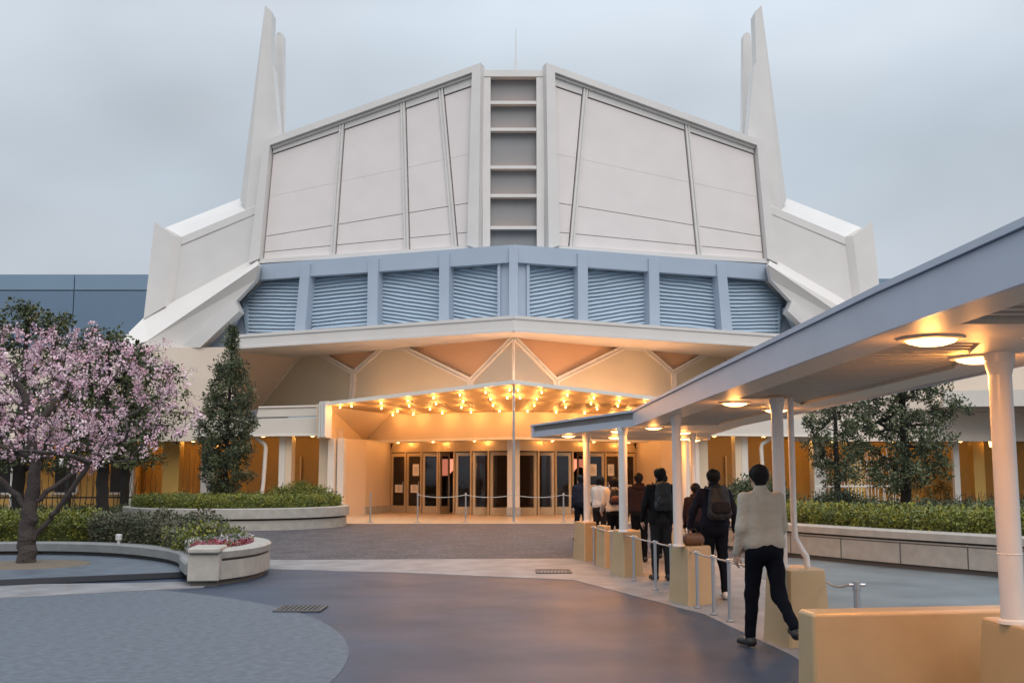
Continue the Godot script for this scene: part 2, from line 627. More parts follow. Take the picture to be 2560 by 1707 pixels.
func upper_facade(b: Node3D, sg: float) -> void:
	var d0 := 42.0
	var s := 0.31
	var fl := func(a: Array) -> Array:
		var q := P2(a)
		if sg > 0.0:
			q = mirror(q)
		return q
	var sh := Sh.new()
	plate(sh, fl.call([-1.26, 18.0, -10.5, 15.7, -11.0, 10.55, -1.32, 10.55]), d0, s, -0.12, 0.4)
	part("backing_wall", sh, M.gap, b)
	sh = Sh.new()
	var q := []
	for p in fl.call([-1.25, 17.9, -10.4, 15.65, -10.95, 6.8, -1.3, 6.8]):
		q.append(chev(p, d0, s, -0.6))
	sh.prism(q, Vector3(0, 0, -13))
	part("hall_body", sh, M.white, b)
	for w in [["top_rail", [-1.23, 18.11, -1.59, 17.75, -10.29, 15.56, -10.56, 15.78]], ["side_rail", [-10.56, 15.78, -10.29, 15.56, -10.62, 10.68, -11.1, 10.5]], ["bottom_rail", [-11.1, 10.5, -10.62, 10.68, -1.75, 10.66, -1.3, 10.48]], ["inner_rail", [-1.3, 10.48, -1.75, 10.66, -1.59, 17.75, -1.23, 18.11]]]:
		sh = Sh.new()
		plate(sh, fl.call(w[1]), d0, s, 0.3 if w[0] != "bottom_rail" else 0.18, 0.5)
		part(w[0], sh, M.white, b)
	# inner reveal steps
	sh = Sh.new()
	plate(sh, fl.call([-1.62, 17.73, -1.66, 17.62, -10.24, 15.46, -10.28, 15.56]), d0, s, 0.16, 0.3)
	part("reveal", sh, M.white, b)
	# mullions: pairs of (x, y) bottom and top, on the left-hand side frame of reference
	var mull := [[-7.47, 10.66, -7.17, 16.4], [-4.31, 10.66, -4.56, 17.05], [-2.33, 10.66, -2.97, 17.45]] if sg < 0.0 else [[-7.71, 10.66, -7.26, 16.35], [-2.31, 10.66, -2.95, 17.45]]
	var edges := [[-10.60, 10.66, -10.27, 15.55]] + mull + [[-1.76, 10.66, -1.61, 17.73]]
	var rows := [[18.12, -0.248, 0.06], [17.67, -0.236, 0.02], [14.67, -0.123, 0.004], [12.6, -0.087, 0.014], [11.3, -0.028, 0.014], [10.69, 0.0, 0.02]]
	for i in edges.size() - 1:
		var a: Array = edges[i]
		var c: Array = edges[i + 1]
		var la := 0.13 if i > 0 else 0.03
		var lc := 0.13 if i < edges.size() - 2 else 0.03
		for r in rows.size() - 1:
			var p := P2([-12, 9, 0, 9, 0, 19, -12, 19])
			p = cut(p, Vector2(a[2] + la, a[3]), Vector2(a[0] + la, a[1]))
			p = cut(p, Vector2(c[0] - lc, c[1]), Vector2(c[2] - lc, c[3]))
			var t: Array = rows[r]
			var u: Array = rows[r + 1]
			var gt: float = t[2]
			var gu: float = u[2]
			p = cut(p, Vector2(0, float(t[0]) - gt), Vector2(-12, float(t[0]) + float(t[1]) * 12 - gt))
			p = cut(p, Vector2(-12, float(u[0]) + float(u[1]) * 12 + gu), Vector2(0, float(u[0]) + gu))
			if p.size() < 3:
				continue
			if sg > 0.0:
				p = mirror(p)
			sh = Sh.new()
			plate(sh, p, d0, s, 0.06 if r == 0 else rr(-0.002, 0.002), 0.09)
			part("header_panel" if r == 0 else "wall_panel", sh, M.white if r == 0 else M.panel, b)
	for m in mull:
		sh = Sh.new()
		var p := fl.call([m[0], m[1], m[2], m[3]]) as Array
		strip(sh, p[0], p[1], 0.19, d0, s, 0.06, 0.16)
		part("mullion", sh, M.white, b)

func tower(b: Node3D) -> void:
	var sh := Sh.new()
	sh.box(V(0, 14.1, 42.99), Vector3(1.9, 7.4, 0.24))
	part("niche_back", sh, M.tower_back, b)
	for sg in [-1.0, 1.0]:
		sh = Sh.new()
		sh.box(V(sg * 1.085, 14.2, 43.05), Vector3(0.31, 7.3, 1.1))
		part("tower_jamb", sh, M.white, b)
	sh = Sh.new()
	sh.box(V(0, 17.81, 43.04), Vector3(2.48, 0.27, 1.14))
	part("tower_head", sh, M.white, b)
	sh = Sh.new()
	sh.box(V(0, 14.0, 47.5), Vector3(2.3, 7.9, 6.8))
	part("tower_body", sh, M.white, b)
	for y in [16.61, 15.49, 13.92, 12.75, 11.44]:
		sh = Sh.new()
		sh.box(V(0, y - 0.04, 42.72), Vector3(1.856, 0.05, 0.29))
		sh.box(V(0, y - 0.005, 42.56), Vector3(1.856, 0.13, 0.04))
		var o := part("tower_shelf", sh, M.white, b)
		var g := Sh.new()
		g.box(V(0, y + 0.012, 42.68), Vector3(1.6, 0.03, 0.05))
		part("strip_lamp", g, M.strip_glow, o)
		var l := AreaLight3D.new()
		l.name = "lamp_light"
		l.area_size = Vector2(1.6, 0.05)
		l.light_color = AMBER
		l.light_energy = 0.05
		l.shadow_enabled = true
		o.add_child(l, true)
		l.transform = Transform3D(Basis(Vector3.RIGHT, PI / 2), V(0, y + 0.045, 42.68) - origin_of(o))
	sh = Sh.new()
	sh.tube([V(0.1, 17.9, 43.4), V(0.1, 18.75, 43.4), V(0.1, 18.76, 43.4), V(0.1, 20.1, 43.4)], [0.055, 0.045, 0.022, 0.012], 8)
	part("mast", sh, M.white, b)

func pw(a: Array, x: float) -> float:
	# piecewise-linear y(x) through ascending points
	if x <= a[0][0]:
		return a[0][1]
	for i in a.size() - 1:
		if x <= a[i + 1][0]:
			return lerpf(a[i][1], a[i + 1][1], (x - a[i][0]) / (a[i + 1][0] - a[i][0]))
	return a[-1][1]

func blue_band(b: Node3D, sg: float) -> void:
	var d0 := 41.2
	var s := 0.37
	var fl := func(a: Array) -> Array:
		return P2(a) if sg < 0.0 else mirror(P2(a))
	var sh := Sh.new()
	plate(sh, fl.call([0, 10.46, 0, 9.77, -8.86, 9.80, -10.84, 9.80, -10.77, 10.46]), d0, s, 0.0, 1.6)
	part("band_beam", sh, M.blue, b)
	sh = Sh.new()
	plate(sh, fl.call([0, 9.9, 0, 6.9, -12.3, 6.9, -11.75, 9.0, -10.8, 9.9]), d0, s, -0.52, 0.3)
	part("band_wall", sh, M.blue, b)
	for r in [[-2.9, -2.5, -2.9, -2.5], [-5.86, -5.43, -5.86, -5.43], [-8.78, -8.37, -9.06, -8.58]]:
		sh = Sh.new()
		plate(sh, fl.call([r[0], 10.3, r[1], 10.3, r[3], 6.9, r[2], 6.9]), d0, s, 0.09, 0.66)
		part("band_rib", sh, M.blue, b)
	if sg < 0.0:
		sh = Sh.new()
		sh.prism([V(-0.17, 6.9, 41.12), V(0.17, 6.9, 41.12), V(0.17, 6.9, 41.7), V(-0.17, 6.9, 41.7)], Vector3(0, 3.44, 0))
		part("centre_rib", sh, M.blue, b)
	sh = Sh.new()
	plate(sh, fl.call([-0.15, 9.8, -0.15, 6.9, -0.55, 6.9, -0.55, 9.8]), d0, s, -0.2, 0.3)
	plate(sh, fl.call([-0.55, 9.8, -0.55, 6.9, -0.66, 6.9, -0.66, 9.8]), d0, s, -0.1, 0.4)
	part("side_board", sh, M.blue, b)
	var bays := [
		[[[-8.37, 9.78], [-5.86, 9.78]], [[-8.58, 6.95], [-5.86, 6.95]], -8.5, -5.86, 0.035],
		[[[-5.43, 9.77], [-2.9, 9.77]], [[-5.43, 6.95], [-2.9, 6.95]], -5.43, -2.9, -0.2],
		[[[-2.5, 9.77], [-0.66, 9.77]], [[-2.5, 6.95], [-0.66, 6.95]], -2.5, -0.66, -0.24],
		[[[-11.72, 8.97], [-10.82, 9.74], [-8.84, 9.78]], [[-11.72, 8.95], [-11.41, 8.56], [-11.4, 6.95], [-9.06, 6.95]], -11.72, -8.85, -0.07]]
	for bi in bays.size():
		var top: Array = bays[bi][0]
		var bot: Array = bays[bi][1]
		var x0: float = bays[bi][2]
		var x1: float = bays[bi][3]
		var sl: float = bays[bi][4]
		sh = Sh.new()
		plate(sh, fl.call([x0 if bi != 3 else -11.3, 9.7 if bi != 3 else 9.2, x1, 9.7, x1, 6.95, x0 if bi != 3 else -11.3, 6.95]), d0, s, -0.46, 0.05)
		var panel := part("louvre_panel", sh, M.blue, b)
		var wob := FastNoiseLite.new()
		wob.seed = 300 + bi * 7 + int(sg)
		wob.frequency = 0.35
		var pitch := 0.155
		var w := x1 - x0
		var lo := 6.9 - maxf(sl, 0.0) * w
		var rows := int((9.9 + absf(sl) * w * 1.1 - lo) / pitch)
		var n := 9
		for k in rows:
			var lay := []
			for e in 2:
				var line := []
				for i in n + 1:
					var x := lerpf(x0, x1, float(i) / n)
					var yy := lo + pitch * (k + e) + sl * (x - x0)
					yy += 0.032 * wob.get_noise_2d(x * 1.3, (k + e) * 0.4) + 0.012 * wob.get_noise_2d(x * 3.0 + 50.0, (k + e) * 1.2)
					line.append(clampf(yy, pw(bot, x), pw(top, x)))
				lay.append(line)
			sh = Sh.new()
			var area := 0.0
			for i in n:
				var xa := lerpf(x0, x1, float(i) / n)
				var xb := lerpf(x0, x1, float(i + 1) / n)
				var ya0: float = lay[0][i]
				var ya1: float = lay[1][i]
				var yb0: float = lay[0][i + 1]
				var yb1: float = lay[1][i + 1]
				if ya1 - ya0 < 0.004 and yb1 - yb0 < 0.004:
					continue
				area += (xb - xa) * (ya1 - ya0 + yb1 - yb0) * 0.5
				var A := chev(Vector2(xa * -sg, minf(ya0 + 0.042, maxf(ya0, ya1 - 0.01))), d0, s, -0.355)
				var B := chev(Vector2(xb * -sg, minf(yb0 + 0.042, maxf(yb0, yb1 - 0.01))), d0, s, -0.355)
				var C := chev(Vector2(xb * -sg, yb1), d0, s, -0.43)
				var D := chev(Vector2(xa * -sg, ya1), d0, s, -0.43)
				var back := cnorm(sg, s) * -0.13
				if sg < 0.0:
					sh.quad(A, B, C, D)
					sh.quad(B, A, A + back, B + back)
				else:
					sh.quad(B, A, D, C)
					sh.quad(A, B, B + back, A + back)
			if area > 0.012:
				part("slat", sh, M.blue_slat, panel)

func wing(b: Node3D, sg: float) -> void:
	var back := Vector3(0, 0, -1.2)
	slab("wing_fin", sg, [15.83, 12.72, 46.95, 14.86, 12.02, 46.66, 15.18, 8.9, 46.75, 16.17, 8.4, 47.05], Vector3(0, 0, -1.5), M.white, b)
	slab("fin_edge", sg, [14.86, 12.02, 46.66, 14.53, 12.0, 46.85, 14.87, 8.9, 46.95, 15.18, 8.9, 46.75], Vector3(0, 0, -0.5), M.white, b)
	slab("wing_wall", sg, [14.53, 12.0, 46.83, 10.96, 13.16, 45.7, 10.9, 10.7, 45.7, 14.87, 8.8, 46.93], Vector3(0, 0, -1.0), M.white, b)
	slab("wing_cap", sg, [14.56, 12.0, 46.8, 10.9, 13.18, 45.66, 12.06, 13.84, 47.1, 15.75, 12.74, 48.2], Vector3(0, -0.35, 0), M.white, b)
	slab("wing_skirt", sg, [11.0, 10.9, 45.75, 10.55, 10.26, 44.27, 15.56, 7.27, 45.82, 17.4, 6.9, 46.5, 16.2, 8.5, 47.2, 14.87, 8.98, 46.91], Vector3(0, -0.02, -0.5), M.brim, b)
	slab("skirt_edge", sg, [10.55, 10.25, 44.28, 10.72, 9.7, 44.6, 11.59, 8.85, 44.89, 14.09, 6.9, 45.67, 16.2, 6.9, 46.0, 15.56, 7.25, 45.83], Vector3(0, 0, -0.45), M.white, b)
	slab("lower_skirt", sg, [11.56, 8.83, 44.5, 11.34, 8.36, 44.44, 13.05, 6.9, 44.95, 14.0, 6.9, 45.2], Vector3(0, 0.02, -0.9), M.white, b)
	slab("band_end", sg, [11.7, 8.5, 45.3, 11.41, 8.62, 45.22, 12.08, 7.4, 45.5, 12.3, 6.9, 45.6, 13.4, 6.9, 45.9], Vector3(0, 0, -0.5), M.blue, b)
	# spires
	slab("spire", sg, [10.93, 22.14, 45.7, 10.6, 21.81, 45.62, 10.61, 19.53, 45.62, 10.49, 19.35, 45.58, 10.12, 16.2, 45.47, 10.4, 13.0, 45.6, 11.56, 13.0, 45.88], Vector3(0, 0, -0.8), M.white, b)
	slab("spire_edge", sg, [10.93, 22.14, 45.7, 11.56, 13.0, 45.88, 11.9, 13.5, 46.25], Vector3(0, 0, -0.42), M.white, b)
	slab("rear_spire", sg, [10.90, 21.70, 47.9, 10.83, 21.79, 47.85, 10.66, 21.77, 47.8, 10.55, 21.65, 47.77, 10.33, 15.5, 47.7, 11.5, 15.5, 48.0], Vector3(0, 0, -0.5), M.white, b)
	slab("rear_wall", sg, [11.5, 13.3, 46.6, 16.0, 11.8, 48.0, 16.4, 6.9, 48.2, 11.5, 6.9, 46.6], Vector3(0, 0, -8), M.white, b)

func brim(b: Node3D) -> void:
	for sg in [-1.0, 1.0]:
		var sh := Sh.new()
		var q := poly3(sg, [0, 6.75, 38.5, 11.62, 6.75, 44.08, 11.7, 6.75, 49.4, 0, 6.75, 42.5])
		sh.prism(q, Vector3(0, 0.52, 0))
		part("brim_roof", sh, M.brim, b)
		sh = Sh.new()
		plate(sh, P2([0, 7.30, 0, 7.18, 11.64, 7.18, 11.64, 7.30]) if sg > 0 else mirror(P2([0, 7.30, 0, 7.18, 11.64, 7.18, 11.64, 7.30])), 38.5, 0.48, 0.035, 0.2)
		plate(sh, P2([0, 6.80, 0, 6.72, 11.64, 6.72, 11.64, 6.80]) if sg > 0 else mirror(P2([0, 6.80, 0, 6.72, 11.64, 6.72, 11.64, 6.80])), 38.5, 0.48, 0.03, 0.2)
		part("brim_lip", sh, M.white, b)

func zigzag(b: Node3D, sg: float) -> void:
	var d0 := 40.45
	var s := 0.763
	var fl := func(a: Array) -> Array:
		return P2(a) if sg < 0.0 else mirror(P2(a))
	var sh := Sh.new()
	plate(sh, fl.call([0, 6.9, 0, 4.4, -11.6, 4.4, -11.55, 4.75, -9.6, 6.9]), d0, s, -0.08, 0.3)
	part("frieze_wall", sh, M.peach, b)
	sh = Sh.new()
	plate(sh, fl.call([0, 6.66, -1.6, 5.2, -1.6, 4.5, 0, 4.5]), d0, s, 0.03, 0.2)
	part("frieze_point", sh, M.satin, b)
	sh = Sh.new()
	plate(sh, fl.call([-1.62, 5.2, -4.44, 6.76, -5.39, 6.78, -6.62, 5.88, -6.66, 4.3, -1.62, 4.5]), d0, s, 0.03, 0.2)
	part("frieze_panel", sh, M.cream, b)
	sh = Sh.new()
	plate(sh, fl.call([-6.7, 5.88, -8.42, 6.88, -9.36, 6.9, -11.48, 4.68, -11.5, 4.3, -6.75, 4.3]), d0, s, 0.03, 0.2)
	part("frieze_panel", sh, M.cream, b)
	var line := P2([0.0, 6.72, -1.6, 5.23, -4.44, 6.77, -5.39, 6.8, -6.66, 5.9, -8.42, 6.89, -9.36, 6.91, -11.48, 4.7])
	for i in line.size() - 1:
		sh = Sh.new()
		var a: Vector2 = line[i]
		var c: Vector2 = line[i + 1]
		if sg > 0.0:
			a.x = -a.x
			c.x = -c.x
		strip(sh, a, c, 0.21, d0, s, 0.05 + 0.004 * (i % 2), 0.2)
		part("frieze_moulding", sh, M.trim, b)
	sh = Sh.new()
	strip(sh, Vector2(6.68 * sg, 5.85), Vector2(6.74 * sg, 4.3), 0.24, d0, s, 0.062, 0.2)
	strip(sh, Vector2(1.6 * sg, 5.2), Vector2(1.6 * sg, 4.5), 0.24, d0, s, 0.062, 0.2)
	part("frieze_post", sh, M.trim, b)
	if sg > 0.0:
		sh = Sh.new()
		sh.tube([V(0, 4.5, 40.45), V(0, 6.7, 40.45)], [0.05, 0.05], 8)
		part("frieze_ridge", sh, M.trim, b)

func marquee(b: Node3D) -> void:
	for sg in [-1.0, 1.0]:
		var sh := Sh.new()
		sh.prism(poly3(sg, [0, 4.74, 37.2, 7.62, 4.34, 42.92, 7.62, 4.48, 42.92, 0, 4.88, 37.2]), cnorm(sg, 0.75) * -0.12)
		part("marquee_fascia", sh, M.trim, b)
		sh = Sh.new()
		sh.prism(poly3(sg, [0, 4.86, 37.35, 7.5, 4.46, 42.95, 8.2, 4.46, 46.9, 0, 4.82, 41.0]), Vector3(0, -0.03, 0))
		part("marquee_roof", sh, M.trim, b)
		# ceiling: F(t) along the front, B(t) along the back
		var f0 := F(sg, 0, 4.73, 37.32)
		var f1 := F(sg, 7.5, 4.35, 42.95)
		var b0 := F(sg, 0, 4.10, 42.6)
		var b1 := F(sg, 5.18, 4.2, 46.5)
		var at := func(t: float, r: float) -> Vector3:
			return f0.lerp(f1, t).lerp(b0.lerp(b1, t), r)
		sh = Sh.new()
		sh.prism([f0 + Vector3(0, 0.07, 0), f1 + Vector3(0, 0.07, 0), b1 + Vector3(0, 0.07, 0), b0 + Vector3(0, 0.07, 0)], Vector3(0, 0.02, 0))
		var back := part("marquee_ceiling", sh, M.seam, b)
		var n := 7
		for i in n:
			for j in 2:
				sh = Sh.new()
				var e := 0.0022
				var q := [at.call(float(i) / n + e, j * 0.5 + e * 2), at.call(float(i + 1) / n - e, j * 0.5 + e * 2), at.call(float(i + 1) / n - e, j * 0.5 + 0.5 - e * 2), at.call(float(i) / n + e, j * 0.5 + 0.5 - e * 2)]
				sh.prism(q, Vector3(0, 0.03, 0))
				part("ceiling_tile", sh, M.ceiling_tile, back)
		for row in [[0.1, [0.02, 0.137, 0.268, 0.407, 0.547, 0.698]], [0.37, [0.035, 0.128, 0.284, 0.445, 0.612, 0.79]], [0.63, [0.13, 0.335, 0.55, 0.78]], [0.88, [0.1, 0.31, 0.53, 0.76, 0.93]], [0.09, [0.87, 0.94]]]:
			for t in row[1]:
				var p: Vector3 = at.call(float(t), float(row[0]))
				sh = Sh.new()
				sh.lathe(p, [[0.03, -0.03], [0.06, -0.01], [0.06, 0.004]], 12)
				var so := part("bulb_socket", sh, M.socket, b)
				sh = Sh.new()
				sh.lathe(p + Vector3(0, -0.075, 0), [[0.0, -0.034], [0.022, -0.028], [0.034, -0.006], [0.03, 0.02], [0.018, 0.05]], 10)
				part("bulb", sh, M.bulb, so)
				omni(p + Vector3(0, -0.2, 0), 0.4, AMBER, 0.03, so)
		# uplights standing on the marquee roof wash the frieze
		for x in [0.8, 2.5, 4.2, 5.9]:
			sh = Sh.new()
			var up := V(sg * x, 4.87 - 0.0535 * x, 38.6 + 0.75 * x)
			sh.lathe(up, [[0.06, -0.05], [0.065, 0.0], [0.05, 0.03], [0.0, 0.04]], 12)
			var fx := part("uplight", sh, M.lamp_lens, b)
			omni(up + Vector3(0, 0.0, 0), 1.25 + 0.25 * x, Color(1.0, 0.70, 0.44), 0.05, fx)
		# end fin of the marquee
		sh = Sh.new()
		sh.prism(poly3(sg, [7.36, 3.1, 42.72, 7.68, 3.1, 42.96, 7.68, 4.52, 42.96, 7.36, 4.52, 42.72]), cnorm(sg, 0.75) * -0.3)
		for k in 3:
			var x := 7.36 + 0.11 * k
			sh.prism(poly3(sg, [x, 3.12, 42.72 + 0.0825 * k, x + 0.07, 3.12, 42.77 + 0.0825 * k, x + 0.07, 4.5, 42.77 + 0.0825 * k, x, 4.5, 42.72 + 0.0825 * k]), cnorm(sg, 0.75) * 0.05)
		part("marquee_fin", sh, M.white, b)
		# side and rear walls above the doors
		slab("splay_wall", sg, [7.42, 4.42, 42.95, 5.18, 4.28, 46.5, 6.45, 3.09, 47.4, 7.36, 3.08, 42.95], Vector3(sg * 0.4, 0, -0.1), M.warm_wall, b)
		slab("upper_wall", sg, [0, 4.3, 42.6, 5.3, 4.3, 46.575, 6.5, 3.1, 47.475, 0, 3.1, 42.6], Vector3(0, 0, -0.5), M.warm_wall, b)
		slab("lintel", sg, [0, 3.02, 42.54, 6.55, 3.02, 47.45, 6.55, 3.12, 47.45, 0, 3.12, 42.54], Vector3(0, 0, -0.4), M.trim, b)
		slab("door_soffit", sg, [0, 3.03, 42.9, 6.6, 3.03, 47.8, 6.2, 3.03, 49.2, 0, 3.03, 44.9], Vector3(0, 0.1, 0), M.warm_wall, b)
	var sh := Sh.new()
	sh.tube([V(0, 0.0, 37.62), V(0, 4.8, 37.62)], [0.045, 0.045], 12)
	sh.lathe(V(0, 0, 37.62), [[0.09, 0.0], [0.09, 0.03], [0.05, 0.05]], 12)
	part("marquee_pole", sh, M.steel, b)

func door_leaf(b: Node3D, x: float, d: float, yaw: float, w: float, papers: int) -> void:
	# hinged at (x, d); yaw 0 points to +x
	var dir := Vector3(cos(yaw), 0, -sin(yaw))
	var o := V(x, 0, d)
	var h := 2.56
	var sh := Sh.new()
	sh.box(o + dir * 0.05 + Vector3(0, h / 2 + 0.02, 0), Vector3(0.1, h, 0.05), yaw)
	sh.box(o + dir * (w - 0.05) + Vector3(0, h / 2 + 0.02, 0), Vector3(0.1, h, 0.05), yaw)
	sh.box(o + dir * (w / 2) + Vector3(0, 0.17, 0), Vector3(w - 0.2, 0.3, 0.05), yaw)
	sh.box(o + dir * (w / 2) + Vector3(0, h - 0.05, 0), Vector3(w - 0.2, 0.14, 0.05), yaw)
	var leaf := part("door", sh, M.door_metal, b)
	sh = Sh.new()
	sh.box(o + dir * (w / 2) + Vector3(0, 1.4, 0), Vector3(w - 0.2, 2.16, 0.012), yaw)
	part("glass", sh, M.glass, leaf)
	var nn := Vector3(dir.z, 0, -dir.x)
	if nn.z < 0.0:
		nn = -nn
	sh = Sh.new()
	sh.tube([o + dir * (w - 0.13) + nn * 0.07 + Vector3(0, 0.85, 0), o + dir * (w - 0.13) + nn * 0.07 + Vector3(0, 1.35, 0)], [0.016, 0.016], 8)
	part("handle", sh, M.steel, leaf)
	for k in papers:
		var c := o + dir * (w / 2 + (0.08 if k == 1 else 0.0)) + nn * 0.014 + Vector3(0, 1.05 if k == 0 else 1.85, 0)
		sh = Sh.new()
		sh.box(c, Vector3(0.42 if k == 0 else 0.36, 0.34 if k == 0 else 0.5, 0.004), yaw)
		var pa := part("notice_paper", sh, M.paper, leaf)
		sh = Sh.new()
		for r in 4:
			sh.box(c + Vector3(0, 0.1 - r * 0.06, 0) + nn * 0.003 + dir * rr(-0.02, 0.02), Vector3(rr(0.16, 0.28), 0.018, 0.003), yaw)
		part("print_block", sh, M.print, pa)

func entrance(b: Node3D) -> void:
	for sg in [-1.0, 1.0]:
		# pier, angled wall and their bases
		slab("pier", sg, [7.05, 0, 43.7, 6.13, 0, 45.5, 6.13, 3.1, 45.5, 7.05, 3.1, 43.7], Vector3(sg * 0.8, 0, -0.4), M.warm_wall, b)
		slab("angled_wall", sg, [6.13, 0, 45.5, 5.43, 0, 48.3, 5.43, 3.1, 48.3, 6.13, 3.1, 45.5], Vector3(sg * 0.8, 0, 0.0), M.warm_wall, b)
		slab("wall_base", sg, [6.11, 0.02, 45.45, 5.40, 0.02, 48.3, 5.40, 0.33, 48.3, 6.11, 0.33, 45.45], Vector3(sg * 0.3, 0, 0.0), M.stone_cap, b)
		for j in [[7.22, 43.55], [6.86, 43.66]]:
			var sh0 := Sh.new()
			sh0.box(V(sg * j[0], 1.55, j[1]), Vector3(0.27, 3.1, 0.3), 0.2 * sg)
			part("jamb_post", sh0, M.porch_white, b)
		# door line D = 44.2 + 0.75 |x|
		slab("door_header", sg, [0.2, 2.62, 44.3, 5.45, 2.62, 48.25, 5.3, 3.06, 48.15, 0.2, 3.06, 44.3], Vector3(0, 0, -0.25), M.door_metal, b)
		var ang := atan(0.75)
		for i in 7:
			var x := 5.41 - 0.735 * i
			var ln := 0.9
			# base direction runs towards the middle, i.e. towards the camera
			var yaw := -ang if sg < 0.0 else PI + ang
			var open := 0.0
			if i == 2:
				open = 0.35
			elif i == 3:
				open = 1.75
			elif i > 3:
				open = 0.6 + 0.15 * (i - 4)
			var s2 := Sh.new()
			s2.box(V(sg * (x + 0.01), 1.31, 44.2 + 0.75 * x), Vector3(0.07, 2.62, 0.1), ang * sg)
			part("door_post", s2, M.door_metal, b)
			door_leaf(b, sg * (x - 0.05), 44.2 + 0.75 * (x - 0.05), yaw + open * -sg, ln - 0.03, 2 if (i == 1 or (i == 2 and sg > 0)) else (1 if i == 0 else 0))
	var sh := Sh.new()
	sh.box(V(0, 1.52, 44.0), Vector3(0.5, 3.04, 0.4))
	var c := part("entrance_pillar", sh, M.porch_white, b)
	sh = Sh.new()
	sh.box(V(0, 0.19, 44.0), Vector3(0.56, 0.34, 0.46))
	part("pillar_base", sh, M.stone_cap, c)
	# the dim lobby behind the doors
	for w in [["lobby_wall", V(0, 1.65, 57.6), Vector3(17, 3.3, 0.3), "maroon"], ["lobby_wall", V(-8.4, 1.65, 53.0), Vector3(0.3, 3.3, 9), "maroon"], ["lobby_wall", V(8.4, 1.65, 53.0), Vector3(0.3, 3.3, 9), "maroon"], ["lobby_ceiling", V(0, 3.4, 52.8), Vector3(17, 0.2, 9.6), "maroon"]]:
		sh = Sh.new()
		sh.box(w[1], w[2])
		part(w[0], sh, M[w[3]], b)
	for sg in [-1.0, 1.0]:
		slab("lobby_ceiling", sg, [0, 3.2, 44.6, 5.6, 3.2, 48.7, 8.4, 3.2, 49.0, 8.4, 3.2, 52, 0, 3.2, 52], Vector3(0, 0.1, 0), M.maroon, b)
		sh = Sh.new()
		sh.box(V(sg * 3.1, 2.0, 52.4), Vector3(0.9, 0.8, 0.06))
		var w := part("painted_glow_wall", sh, mat("alcove%d" % int(sg + 2), 0.8, 0.5, 0.42, 0.6, {"glow": Color(1.0, 0.62, 0.5), "power": 0.75}), b)  # glow put into the material for a lit back wall, no window
		var l := AreaLight3D.new()
		l.name = "lamp_light"  # added light in front of the glowing wall panel, no lamp there
		l.area_size = Vector2(0.85, 0.75)
		l.light_color = Color(1.0, 0.62, 0.5)
		l.light_energy = 0.12
		l.shadow_enabled = true
		w.add_child(l, true)
		l.position = V(sg * 3.1, 2.0, 52.34) - origin_of(w)
		for k in [[2.2, 54.0], [5.2, 53.0]]:
			sh = Sh.new()
			sh.lathe(V(sg * k[0], 3.12, k[1]), [[0.0, -0.05], [0.1, -0.045], [0.13, 0.0], [0.13, 0.05]], 14)
			var lp := part("lobby_downlight", sh, M.lamp_lens, b)
			omni(V(sg * k[0], 3.1, k[1]), 0.3, Color(1, 0.55, 0.38), 0.08, lp)
		# small downlights under the soffit
		for x in [1.6, 3.4, 5.0]:
			var dd: float = 43.6 + 0.75 * x
			sh = Sh.new()
			sh.lathe(V(sg * x, 3.03, dd), [[0.0, -0.035], [0.05, -0.03], [0.07, 0.0], [0.07, 0.01]], 12)
			var lp := part("soffit_downlight", sh, M.lamp_lens, b)
			omni(V(sg * x, 3.0, dd), 0.45, AMBER, 0.05, lp)

